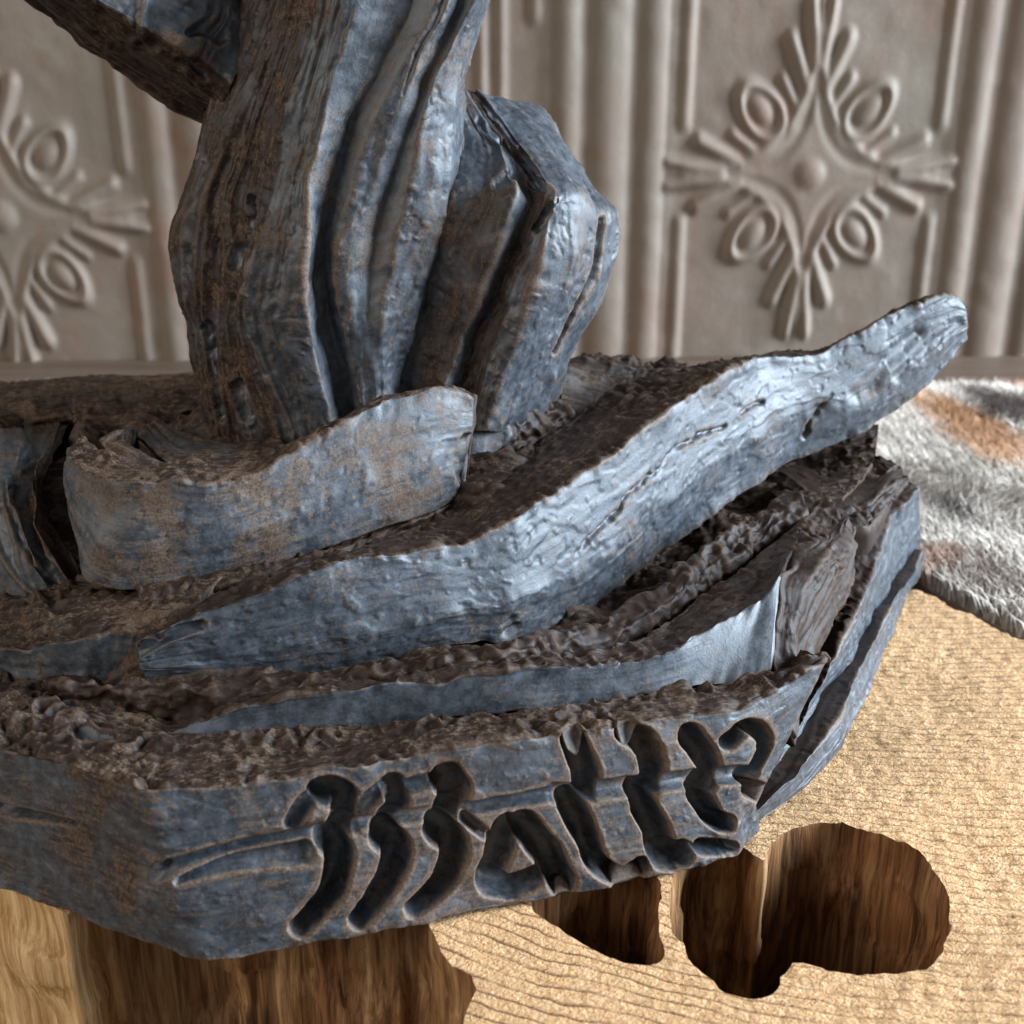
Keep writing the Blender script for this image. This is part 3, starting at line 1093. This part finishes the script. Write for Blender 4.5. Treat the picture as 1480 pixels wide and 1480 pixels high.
part('signature_face', [S1_bot, S1_low, S1_top, S1_bak, S1_in], [('clay', .12), ('clay', .16), ('rough', .95), HID, HID],
     step=0.00036, index=True, us=0.0016, vs=0.0007, jag=0.0007, carves=sig, seed=1, ks=(.85, .8, .6, .8), endbrown=.045, speck=1.15, pxbrown=lambda a, b: 0.26 * sstep(235, 185, a))

# ---- thin smooth ridge above the signature
S2_bot = row([(235, 1066), (420, 1060), (640, 1044), (900, 1010), (1060, 990), (1116, 975)], Y=[(235, .2735), (740, .285), (1116, .308)])
S2_top = row([(262, 1054), (350, 1020), (450, 1001), (560, 988), (645, 990), (675, 974), (740, 965), (930, 957), (980, 938), (1040, 900), (1100, 866), (1118, 838), (1130, 830)],
             Y=[(262, .2760), (740, .2880), (980, .3030), (1130, .332)])
S2_mid = row([(255, 1050), (400, 1012), (560, 980), (660, 968), (760, 950), (920, 930), (990, 885), (1080, 812), (1140, 765), (1165, 748)],
             Y=[(255, .2800), (740, .2960), (920, .315), (1165, .382)])
S2_in = S2_mid.copy()
S2_in[:, 2] -= 0.02
part('thin_ridge', [S2_bot, S2_top, S2_mid, S2_in], [('smooth', .12), ('rough', .9), HID, HID], step=0.0005, us=.002, vs=.0007, jag=.0009, seed=2, ks=(.5, 1, 1, 1))
# rough lip from the corner of the base up along the thin ridge
S2b_f = row([(60, 985), (200, 1000), (350, 1010), (480, 990), (650, 962), (740, 948), (890, 918), (960, 880), (1075, 795), (1160, 735)],
            Y=[(60, .292), (350, .286), (740, .298), (960, .332), (1160, .390)])
S2b_t = row([(60, 975), (200, 985), (350, 985), (480, 972), (650, 945), (740, 934), (890, 900), (950, 866), (1070, 780), (1155, 718)],
            Y=[(60, .300), (350, .293), (740, .302), (960, .337), (1160, .396)])
S2b_k = row([(60, 970), (200, 978), (350, 978), (480, 968), (650, 938), (740, 928), (880, 888), (940, 850), (1055, 765), (1140, 708)],
            Y=[(60, .308), (350, .302), (740, .310), (960, .346), (1160, .405)])
S2b_i = S2b_k.copy()
S2b_i[:, 2] -= 0.016
S2b_j = S2b_f.copy()
S2b_j[:, 2] -= 0.012
part('rough_lip', [S2b_j, S2b_f, S2b_t, S2b_k, S2b_i], [('rough', .8), ('rough', .9), ('rough', 1), HID, HID], step=.0006, us=.003, vs=.0012, jag=.0016, seed=3, speck=.25, ks=(.65, 1, 1, 1))
# brown bark end of the thin ridge, colour deepened for the rim's shade, stepping down to the right rim
E_a = row([(1112, 975), (1118, 900), (1122, 850), (1150, 800), (1205, 760), (1222, 745)], Y=(.314, .323, .332, .350, .379, .390))
E_b = row([(1135, 985), (1150, 900), (1165, 850), (1190, 800), (1222, 770), (1230, 750)], Y=(.313, .325, .336, .352, .376, .388))
E_c = row([(1150, 1000), (1165, 930), (1185, 870), (1203, 820), (1228, 790), (1236, 760)], Y=(.313, .327, .339, .355, .377, .389))
E_t = row([(1100, 960), (1085, 870), (1095, 845), (1120, 800), (1165, 748), (1195, 722)], Y=(.315, .335, .345, .360, .384, .402))
E_i = E_c.copy()
E_i[:, 2] -= .02
E_j = E_t.copy()
E_j[:, 2] -= .02
part('bark_step', [E_t, E_a, E_b, E_c, E_i, E_j], [('rough', .9), ('bark', 1.1), ('bark', 1.1), ('bark', 1.2), HID, HID], step=.0006, index=True, us=.002, vs=.0008, jag=.0012, seed=4, speck=.1, ks=(.6, 1.4, 1, 1))

# ---- the large limb that sweeps out to the right
S3_bot = row([(205, 982), (300, 988), (500, 972), (650, 935), (750, 932), (825, 898), (875, 866), (950, 802), (1025, 747), (1095, 697), (1150, 663), (1220, 640), (1260, 618), (1345, 552), (1398, 488)],
             Y=[(205, .2960), (500, .309), (750, .328), (875, .358), (1025, .404), (1150, .438), (1260, .452), (1398, .474)])
S3_m1 = row([(198, 965), (300, 955), (500, 925), (650, 885), (750, 872), (830, 832), (880, 798), (950, 735), (1030, 678), (1095, 630), (1155, 600), (1220, 588), (1265, 568), (1345, 510), (1402, 470)],
            Y=[(205, .2945), (500, .307), (750, .326), (875, .355), (1025, .400), (1150, .433), (1260, .447), (1402, .470)])
S3_top = row([(190, 935), (250, 905), (360, 862), (450, 827), (520, 801), (600, 795), (675, 784), (740, 750), (775, 726), (850, 676), (925, 626), (980, 578), (1050, 536), (1100, 513), (1180, 516), (1205, 500), (1275, 462), (1340, 432), (1380, 428), (1400, 445)],
             Y=[(190, .2945), (450, .3060), (740, .3350), (925, .375), (1100, .428), (1205, .446), (1400, .470)])
S3_bak = row([(215, 905), (260, 880), (360, 840), (450, 800), (540, 775), (640, 740), (690, 712), (760, 655), (820, 610), (880, 570), (940, 545), (1000, 532), (1060, 520), (1110, 508), (1180, 508), (1215, 490), (1280, 455), (1340, 430), (1378, 430), (1396, 440)],
             Y=[(215, .302), (450, .324), (690, .372), (820, .408), (940, .440), (1110, .452), (1215, .462), (1396, .478)])
S3_dn = row([(215, 960), (300, 960), (450, 880), (640, 800), (760, 740), (880, 680), (1000, 640), (1110, 600), (1200, 580), (1270, 555), (1345, 510), (1394, 480)],
            Y=[(215, .302), (450, .324), (690, .372), (820, .408), (940, .440), (1110, .456), (1215, .466), (1394, .480)])
limb_carves = [
    (smooth_line([(835, 800), (880, 745), (930, 690), (1000, 640), (1045, 615)], 16), 5, 4, .0030, 'vee'),
    (smooth_line([(1070, 597), (1100, 580)], 4), 5, 3, .0026, 'vee'),
    (smooth_line([(1160, 630), (1185, 590), (1200, 570)], 6), 4, 3, .0022, 'vee'),
    (smooth_line([(780, 880), (880, 800), (960, 740), (1040, 690)], 10), 7, 6, .0012, 'ridge'),
    (smooth_line([(760, 845), (860, 760), (950, 680), (1060, 620), (1150, 605)], 10), 9, 9, .0011, 'ridge'),
    (smooth_line([(440, 880), (452, 905), (470, 872), (520, 862)], 8), 6, 5, .0009, 'ridge'),
    (smooth_line([(1240, 570), (1290, 512), (1325, 482)], 6), 22, 16, .0015, 'dent'),
    (smooth_line([(1295, 545), (1350, 498), (1385, 468)], 6), 12, 14, .0012, 'dent'),
    (smooth_line([(200, 940), (245, 918), (290, 905)], 6), 12, 8, .0022, G_),
    (smooth_line([(744, 903), (732, 912)], 3), 15, 12, .0020, 'dent'),
    (smooth_line([(690, 930), (740, 905), (790, 875)], 3), 8, 3, .0015, 'ridge'),
    (smooth_line([(250, 868), (420, 812), (560, 770), (640, 742)], 12), 6, 4, .0035, 'vee'),
    (smooth_line([(700, 705), (780, 640), (850, 590)], 12), 5, 3, .0028, 'vee'),
]
part('sweeping_limb', [S3_bot, S3_m1, S3_top, S3_bak, S3_dn], [('clay', .1), ('clay', .1), ('rough', .95), ('bark', .9), HID], step=0.00052, us=.003, vs=.0007,
     jag=.0010, carves=limb_carves, seed=5, ks=(.55, 1, .8, 1.1))
# left end of the limb, turning back round the base
T_bot = row([(-220, 930), (-60, 960), (0, 975), (100, 992), (235, 985)], Y=(.335, .318, .310, .300, .3010))
T_top = row([(-220, 905), (-60, 925), (0, 937), (75, 926), (250, 908)], Y=(.335, .317, .309, .300, .3030))
T_bak = row([(-220, 860), (-60, 882), (0, 868), (65, 856), (330, 838)], Y=(.345, .335, .330, .325, .323))
T_bk2 = row([(-220, 850), (-60, 870), (20, 860), (140, 840), (345, 828)], Y=(.365, .350, .345, .335, .336))
T_in = T_bk2.copy()
T_in[:, 2] -= .025
part('limb_heel', [T_bot, T_top, T_bak, T_bk2, T_in], [('clay', .35), ('rough', .75), ('rough', .75), HID, HID], step=.0006, index=True, us=.003, vs=.0010, jag=.0013, seed=6, speck=1.3, ks=(.8, 1, 1, 1))

# ---- curled shell in front of the trunk
S4_bot = row([(112, 650), (100, 720), (108, 790), (132, 850), (250, 856), (340, 835), (435, 805), (540, 770), (620, 745), (676, 712)], Y=(.366, .346, .330, .319, .322, .328, .336, .347, .358, .371))
S4_md = row([(100, 645), (93, 690), (105, 745), (160, 785), (250, 785), (340, 775), (440, 735), (540, 690), (620, 660), (686, 645)], Y=(.364, .346, .331, .321, .323, .327, .338, .350, .362, .374))
S4_top = row([(104, 640), (96, 660), (120, 682), (160, 692), (250, 697), (350, 694), (445, 640), (540, 585), (640, 558), (690, 574)], Y=(.362, .348, .336, .328, .327, .332, .345, .357, .369, .376))
S4_bk = row([(125, 628), (128, 640), (160, 655), (200, 668), (270, 668), (360, 665), (455, 625), (545, 577), (645, 556), (692, 573)], Y=(.372, .362, .352, .345, .344, .346, .354, .363, .374, .380))
S4_in = row([(140, 690), (150, 720), (170, 740), (220, 745), (280, 745), (370, 740), (460, 700), (550, 660), (645, 640), (688, 640)], Y=(.375, .366, .356, .350, .349, .350, .357, .366, .377, .384))
part('curled_shell', [cr3(r_) for r_ in (S4_bot, S4_md, S4_top, S4_bk, S4_in)], [('clay', .40), ('clay', .38), ('rough', .6), ('rough', .6), HID], step=.00055, index=True, us=.003, vs=.0008,
     jag=.0008, seed=7, ks=(.5, .8, .7, .8), speck=1.45,
     carves=[(smooth_line([(676, 640), (668, 665), (672, 690)], 6), 14, 12, .0035, G_)])
S4b_b = row([(200, 878), (255, 866), (340, 850), (435, 822), (540, 782), (600, 755), (662, 732)], Y=(.312, .315, .320, .330, .345, .354, .366))
S4b_t = row([(195, 860), (245, 850), (335, 832), (430, 803), (520, 772), (590, 745), (658, 724)], Y=(.317, .319, .324, .335, .348, .357, .368))
S4b_k = row([(200, 846), (260, 838), (340, 820), (430, 790), (520, 758), (590, 735), (655, 720)], Y=(.327, .328, .334, .344, .356, .365, .375))
S4b_i = S4b_k.copy()
S4b_i[:, 2] -= .015
part('under_lip', [S4b_b, S4b_t, S4b_k, S4b_i], [('rough', .6), ('rough', .7), HID, HID], step=.0006, us=.003, vs=.0012, jag=.0011, seed=8, speck=1.0, ks=(.55, 1, 1, 1))
# curls behind the shell
C1 = [row([(178, 622), (150, 640), (160, 665), (200, 690), (232, 690)], Y=(.378, .368, .358, .350, .350)),
      row([(180, 614), (140, 630), (168, 650), (215, 672), (245, 678)], Y=(.382, .374, .364, .356, .354)),
      row([(200, 616), (178, 632), (200, 650), (235, 668), (258, 676)], Y=(.392, .384, .374, .366, .362))]
c1i = C1[2].copy()
c1i[:, 2] -= .02
part('inner_curl', [cr3(r_) for r_ in C1 + [c1i]], [('clay', .5), ('bark', .55), HID, HID], step=.0006, index=True, us=.002, vs=.0012, jag=.0008, seed=9, speck=1.5)
C2 = [row([(196, 628), (225, 655), (255, 678), (300, 672), (380, 662)], Y=(.392, .374, .363, .364, .370)),
      row([(206, 618), (232, 640), (262, 658), (320, 655), (395, 650)], Y=(.398, .382, .372, .374, .378)),
      row([(230, 605), (260, 620), (300, 632), (340, 636), (410, 640)], Y=(.412, .402, .392, .390, .388))]
c2i = C2[2].copy()
c2i[:, 2] -= .02
part('inner_curl', [cr3(r_) for r_ in C2 + [c2i]], [('clay', .55), ('bark', .55), HID, HID], step=.0006, index=True, us=.002, vs=.0012, jag=.0008, seed=10, speck=1.5)

# ---- outer wall at the far left, behind the dark split
L0_ = row([(-200, 622), (-200, 660), (-180, 760), (-160, 905)], Y=(.430, .400, .360, .350))
L1_ = row([(-60, 612), (-60, 650), (-70, 740), (-60, 905)], Y=(.432, .392, .352, .342))
L2_ = row([(8, 606), (5, 640), (-5, 720), (50, 892)], Y=(.434, .390, .350, .333))
L3_ = row([(34, 605), (30, 645), (22, 720), (80, 884)], Y=(.436, .388, .350, .332))
L4_ = row([(50, 606), (44, 655), (36, 730), (95, 878)], Y=(.438, .390, .355, .334))
L5_ = row([(80, 603), (66, 650), (44, 715), (116, 870)], Y=(.438, .392, .353, .334))
L6_ = row([(98, 603), (88, 640), (62, 720), (128, 866)], Y=(.442, .405, .368, .342))
L7_ = row([(90, 610), (75, 650), (40, 760), (90, 850)], Y=(.46, .44, .40, .37))
L8_ = row([(-200, 622), (-200, 660), (-180, 760), (-160, 880)], Y=(.46, .44, .41, .39))
part('outer_wall', [cr3(r_) for r_ in (L0_, L1_, L2_, L3_, L4_, L5_, L6_, L7_, L8_)], [('clay', .3), ('clay', .3), ('bark', .4), ('clay', .35), ('bark', .5), ('bark', .7), HID, HID, HID],
     step=.0006, index=True, us=.004, vs=.0010, jag=.0010, seed=11, speck=1.1,
     carves=[(smooth_line([(62, 640), (34, 700), (40, 760), (68, 812), (104, 848)], 14), 6, 4, .0035, 'vee'),
             (smooth_line([(20, 700), (22, 760), (50, 815), (88, 856)], 14), 5, 4, .0028, 'vee'),
             (smooth_line([(40, 655), (30, 690)], 4), 11, 8, .0040, 'dent'),
             (smooth_line([(28, 608), (40, 635), (55, 655)], 6), 4, 3, .0025, 'vee'),
             (smooth_line([(-20, 740), (0, 800), (40, 850), (70, 866)], 10), 6, 6, .0015, 'ridge')])
# layered back of the plateau at the left
K0 = row([(-200, 640), (0, 612), (100, 604), (180, 600), (335, 594)], Y=(.415, .425, .428, .430, .432))
K1 = row([(-200, 622), (0, 592), (100, 582), (180, 576), (335, 567)], Y=(.423, .433, .438, .440, .442))
K2 = row([(-200, 600), (0, 574), (100, 562), (180, 552), (335, 545)], Y=(.450, .462, .466, .470, .470))
K3 = row([(-200, 592), (0, 562), (100, 553), (180, 546), (335, 539)], Y=(.478, .488, .490, .492, .492))
k4 = K3.copy()
k4[:, 2] = .01
part('layered_back', [K0, K1, K2, K3, k4], [('bark', .7), ('bark', .6), ('bark', .7), ('bark', .7), HID], step=.0007, us=.003, vs=.0014, jag=.0022, seed=12, ks=(.8, 1.6, 1, 1.2), speck=1.5)

# ---- hollow at the right foot of the trunk
H0 = row([(800, 600), (850, 600), (905, 580), (940, 560), (1000, 545)], Y=(.405, .410, .425, .437, .446))
H1 = row([(815, 528), (850, 545), (900, 562), (930, 552), (1000, 540)], Y=(.445, .450, .452, .456, .462))
H2 = row([(812, 520), (850, 515), (900, 518), (930, 528), (1000, 534)], Y=(.462, .464, .466, .466, .468))
H3 = row([(812, 518), (850, 512), (905, 516), (935, 526), (1000, 532)], Y=(.480, .480, .480, .480, .478))
h4 = H3.copy()
h4[:, 2] = .02
h0 = H0.copy()
h0[:, 2] -= .015
part('hollow_rim', [h0, H1, H2, H3, h4], [('bark', .8), ('bark', .9), ('rough', .9), HID, HID], step=.0006, index=True, us=.003, vs=.0012, jag=.0016, seed=13)

# ---- right rim of the base
R_out = row([(1082, 1206), (1114, 1178), (1146, 1155), (1190, 1108), (1222, 1066), (1267, 976), (1296, 901), (1326, 833), (1337, 800)], z=.0008)
R_low = row([(1084, 1184), (1112, 1157), (1138, 1134), (1180, 1082), (1211, 1038), (1252, 952), (1285, 882), (1322, 824), (1336, 794)], z=(.009, .010, .011, .011, .011, .012, .013, .015, .016))
R_li = R_low + np.array([-0.015, 0.012, -0.005])
R_lb = R_li.copy()
R_lb[:, 2] = .002
part('base_foot', [R_out, R_low, R_li, R_lb], [('clay', .08), ('clay', 1.0), HID, HID], step=.00055, index=True, us=.003, vs=.0009, jag=.0006, seed=14, speck=.15)  # full brown on the top strip paints the shaded groove
R_crk = row([(1070, 1160), (1096, 1132), (1120, 1102), (1160, 1052), (1190, 1003), (1230, 955), (1272, 880), (1316, 815), (1335, 788)], z=(.009, .009, .0095, .010, .010, .0105, .011, .013, .016))
R_top = row([(1070, 1155), (1094, 1126), (1116, 1094), (1158, 1040), (1186, 990), (1210, 930), (1255, 850), (1283, 757), (1332, 702)], Y=(.304, .306, .311, .326, .341, .358, .387, .420, .446))
R_bak = row([(1066, 1150), (1086, 1118), (1106, 1080), (1140, 1020), (1160, 965), (1178, 905), (1212, 805), (1236, 735), (1290, 668)], Y=(.31, .314, .322, .338, .354, .375, .401, .422, .460))
R_in = R_bak + np.array([-0.004, 0.003, 0.0])
R_in[:, 2] = .004
r_b = R_crk + np.array([-0.004, 0.004, 0.0])
r_b[:, 2] = .002
part('base_rim', [R_crk, R_top, R_bak, R_in, r_b], [('clay', .04), ('rough', .95), ('rough', .98), HID, HID],
     step=.00055, index=True, us=.003, vs=.0008, jag=.0008, seed=24, speck=.3, ks=(.6, 1, 1, 1))
# flat dark top at the right corner
Q0 = row([(1098, 700), (1150, 745), (1200, 760), (1262, 760), (1280, 738), (1312, 700)], z=(.043, .046, .047, .046, .045, .045))
Q1 = row([(1120, 680), (1170, 712), (1215, 728), (1255, 722), (1284, 702), (1308, 690)], z=(.046, .049, .049, .048, .048, .047))
Q2 = row([(1150, 662), (1180, 660), (1225, 690), (1255, 700), (1290, 680), (1300, 676)], z=(.047, .044, .044, .046, .048, .047))
Q3 = row([(1160, 655), (1190, 648), (1220, 642), (1250, 652), (1280, 668), (1296, 674)], z=(.049, .051, .051, .050, .049, .048))
q4 = Q3.copy()
q4[:, 2] = .01
q5 = Q0.copy()
q5[:, 2] = .03
part('corner_top', [q5, Q0, Q1, Q2, Q3, q4], [HID, ('rough', .95), ('clay', .95), ('rough', .95), HID, HID], step=.0006, index=True, us=.002, vs=.0008, jag=.0012, seed=15, speck=.1, ks=(.6, 1, 1, 1))

# ---- trunk
yy = (-130, 0, 100, 180, 260, 330, 400, 460, 530, 605, 660)


def vline(pts, Y, dy=0):
    ys = [p[1] for p in pts]
    xs = [p[0] for p in pts]
    o = []
    for i, y in enumerate(yy):
        Yv = float(np.interp(y, [a for a, b in Y], [b for a, b in Y])) if not isinstance(Y, float) else Y
        o.append(at_y(float(np.interp(y, ys, xs)), y, Yv))
    return np.array(o)


L0 = [(400, -130), (352, 0), (318, 100), (300, 175), (268, 280), (241, 365), (250, 395), (270, 430), (268, 500), (275, 560), (300, 612), (310, 660)]
trunk_rows = [
    vline([(x + 60, y) for x, y in L0], .450),
    vline([(x + 6, y) for x, y in L0], [(-130, .425), (660, .425)]),
    vline(L0, .412),
    vline([(430, -130), (385, 0), (350, 100), (318, 200), (283, 300), (258, 365), (270, 400), (288, 440), (285, 520), (300, 590), (325, 640)], .402),
    vline([(455, -130), (408, 0), (378, 100), (350, 200), (325, 300), (300, 375), (296, 420), (300, 480), (318, 560), (340, 620), (345, 660)], .398),
    vline([(480, -130), (432, 0), (402, 100), (372, 220), (362, 290), (350, 360), (338, 420), (328, 470), (350, 560), (372, 625), (380, 660)], [(-130, .395), (300, .395), (400, .390), (660, .392)]),
    vline([(505, -130), (465, 0), (432, 120), (402, 240), (385, 320), (360, 385), (345, 440), (350, 480), (385, 560), (410, 630), (415, 660)], [(-130, .390), (300, .386), (400, .381), (660, .383)]),
    vline([(530, -130), (500, 0), (465, 110), (430, 240), (425, 320), (405, 400), (400, 460), (425, 540), (448, 610), (455, 660)], [(-130, .386), (660, .379)]),
    vline([(545, -130), (515, 0), (485, 100), (446, 253), (445, 325), (434, 405), (455, 510), (480, 600), (488, 660)], [(-130, .384), (300, .378), (660, .379)]),
    vline([(590, -130), (560, 0), (525, 90), (462, 253), (455, 325), (447, 405), (468, 510), (493, 600), (500, 660)], [(-130, .3885), (300, .385), (660, .384)]),
    vline([(630, -130), (603, 0), (578, 60), (513, 152), (474, 285), (466, 355), (478, 456), (509, 590), (515, 660)], [(-130, .392), (300, .3885), (660, .3865)]),
    vline([(655, -130), (633, 0), (565, 132), (508, 274), (486, 325), (482, 405), (496, 456), (522, 590), (530, 660)], [(-130, .3885), (300, .3835), (660, .382)]),
    vline([(675, -130), (650, 0), (585, 130), (545, 240), (520, 320), (506, 380), (512, 456), (532, 590), (540, 660)], [(-130, .389), (300, .3835), (660, .381)]),
    vline([(690, -130), (664, 0), (607, 127), (585, 228), (556, 304), (530, 365), (533, 430), (545, 580), (552, 660)], [(-130, .394), (300, .3885), (420, .3865), (500, .382), (660, .381)]),
    vline([(715, -130), (687, 0), (655, 60), (610, 152), (596, 253), (566, 380), (552, 430), (556, 580), (562, 660)], [(-130, .391), (300, .385), (420, .384), (660, .382)]),
    vline([(722, -130), (695, 0), (664, 70), (632, 160), (625, 270), (590, 390), (567, 480), (560, 580), (566, 660)], [(-130, .393), (300, .388), (660, .385)]),
    vline([(730, -130), (703, 0), (675, 70), (655, 150), (650, 278), (612, 400), (578, 507), (567, 580), (570, 660)], [(-130, .398), (300, .3925), (660, .390)]),
    vline([(738, -130), (708, 0), (682, 70), (667, 130), (680, 250), (690, 400), (680, 500), (670, 600), (660, 660)], .420),
    vline([(720, -130), (690, 0), (665, 70), (650, 130), (660, 250), (670, 400), (660, 500), (650, 600), (640, 660)], .460),
]
BK, CL, SM = ('bark', .55), ('clay', .3), ('smooth', .08)
part('trunk', trunk_rows, [HID, ('bark', .8), BK, BK, BK, BK, ('bark', .4), ('bark', .35), SM, SM, SM, ('bark', .1), ('smooth', .1), SM, CL, ('clay', .05), CL, HID, HID],
     step=.00055, index=True, us=.0024, vs=.0010, jag=.0006, seed=16, ks=(1.2, 1.0, 1.4, 1.2), speck=1.0,
     carves=[(smooth_line([(366, 285), (360, 320), (357, 352), (345, 362)], 8), 5, 5, .005, 'vee'),
             (smooth_line([(345, 360), (340, 385)], 4), 9, 8, .003, G_),
             (smooth_line([(300, 470), (306, 540), (320, 600)], 6), 6, 9, .004, 'vee'),
             (smooth_line([(345, 560), (360, 600)], 6), 12, 10, .003, G_),
             (smooth_line([(405, 460), (442, 462)], 4), 4, 3, .0016, 'vee')])

# ---- knot that bulges from the right of the trunk
bul = [
    row([(660, 128), (664, 200), (652, 280), (613, 400), (576, 507), (562, 610)], Y=(.424, .408, .396, .395, .394, .390)),
    row([(666, 126), (705, 200), (700, 280), (645, 420), (612, 520), (600, 625)], Y=(.428, .409, .393, .393, .391, .387)),
    row([(670, 126), (722, 205), (752, 278), (690, 440), (648, 553), (635, 630)], Y=(.430, .410, .388, .388, .387, .385)),
    row([(676, 126), (730, 205), (765, 296), (702, 456), (668, 550), (655, 630)], Y=(.432, .412, .394, .394, .393, .391)),
    row([(682, 127), (745, 205), (790, 283), (755, 400), (715, 490), (675, 630)], Y=(.434, .414, .390, .390, .389, .387)),
    row([(690, 128), (752, 200), (803, 282), (778, 405), (757, 481), (700, 630)], Y=(.436, .415, .386, .387, .386, .385)),
    row([(720, 132), (790, 205), (840, 285), (825, 405), (792, 490), (745, 625)], Y=(.442, .424, .393, .393, .393, .396)),
    row([(757, 145), (815, 225), (867, 308), (858, 412), (812, 510), (785, 610)], Y=(.446, .432, .405, .404, .404, .408)),
    row([(772, 155), (835, 235), (896, 312), (890, 370), (828, 500), (797, 600)], Y=(.456, .446, .420, .420, .420, .424)),
    row([(765, 160), (830, 240), (885, 330), (870, 400), (815, 510), (790, 600)], Y=(.478, .472, .46, .455, .455, .455)),
    row([(670, 140), (690, 240), (700, 330), (690, 420), (670, 510), (660, 600)], Y=(.475, .475, .475, .475, .475, .475)),
]
part('knot', bul, [('clay', .42), ('clay', .48), SM, ('bark', .6), ('bark', .45), ('clay', .05), ('clay', .05), ('clay', .2), HID, HID, HID],
     step=.00055, index=True, us=.0026, vs=.0011, jag=.0009, seed=17, ks=(1, 1, 1.8, 1.3),
     carves=[(smooth_line([(868, 318), (862, 390), (838, 440), (802, 510)], 12), 5, 3, .0035, G_),
             (smooth_line([(770, 262), (795, 275), (790, 300), (775, 330)], 6), 10, 6, .003, G_),
             (smooth_line([(690, 165), (740, 215), (770, 255)], 6), 6, 6, .003, 'vee'),
             (smooth_line([(735, 255), (720, 265)], 3), 12, 9, .002, G_)])
# spreading foot right of the trunk, running into the limb
Fo = [row([(670, 600), (680, 640), (680, 690), (675, 725)], Y=(.388, .385, .381, .376)),
      row([(735, 585), (750, 620), (735, 660), (705, 720)], Y=(.394, .392, .388, .380)),
      row([(770, 580), (790, 612), (775, 650), (730, 715)], Y=(.402, .400, .396, .384)),
      row([(800, 570), (830, 600), (815, 635), (760, 690)], Y=(.418, .414, .408, .392)),
      row([(800, 620), (830, 630), (815, 660), (760, 710)], Y=(.43, .425, .42, .40))]
part('root_foot', Fo, [('clay', .3), ('rough', .6), ('rough', .8), HID, HID], step=.0006, index=True, us=.003, vs=.0015, jag=.0015, seed=18)

# ---- branch leaving towards the upper left
Bz = [
    row([(345, 205), (300, 178), (180, 102), (100, 52), (30, 2), (-80, -76)], Y=(.425, .425, .420, .415, .410, .404)),
    row([(345, 150), (300, 118), (240, 88), (170, 40), (100, -8), (-30, -100)], Y=(.408, .406, .402, .397, .392, .386)),
    row([(350, 125), (304, 95), (245, 62), (178, 16), (110, -30), (-20, -120)], Y=(.406, .403, .397, .392, .388, .382)),
    row([(370, 70), (325, 45), (270, 20), (210, -20), (140, -70), (20, -150)], Y=(.414, .411, .405, .399, .395, .390)),
    row([(390, 0), (350, -20), (300, -40), (240, -80), (170, -120), (60, -200)], Y=(.420, .418, .412, .406, .402, .396)),
    row([(400, -30), (360, -60), (320, -80), (260, -120), (190, -160), (80, -240)], Y=(.45, .45, .445, .44, .435, .43)),
    row([(360, 100), (320, 80), (240, 20), (160, -30), (90, -80), (-20, -150)], Y=(.46, .46, .455, .45, .445, .44)),
]
part('branch', Bz, [('bark', .97), ('bark', .9), ('crumple', .1), ('crumple', .1), HID, HID, ('bark', .97)], step=.0006, index=True, us=.003, vs=.0010, jag=.0022, seed=19,
     carves=[(smooth_line([(268, 52), (290, 50), (312, 62)], 6), 10, 16, .003, 'dent'),
             (smooth_line([(265, 85), (300, 110)], 5), 7, 7, .003, 'vee'),
             (smooth_line([(203, 0), (205, 45), (232, 70)], 8), 6, 6, .002, 'ridge')])
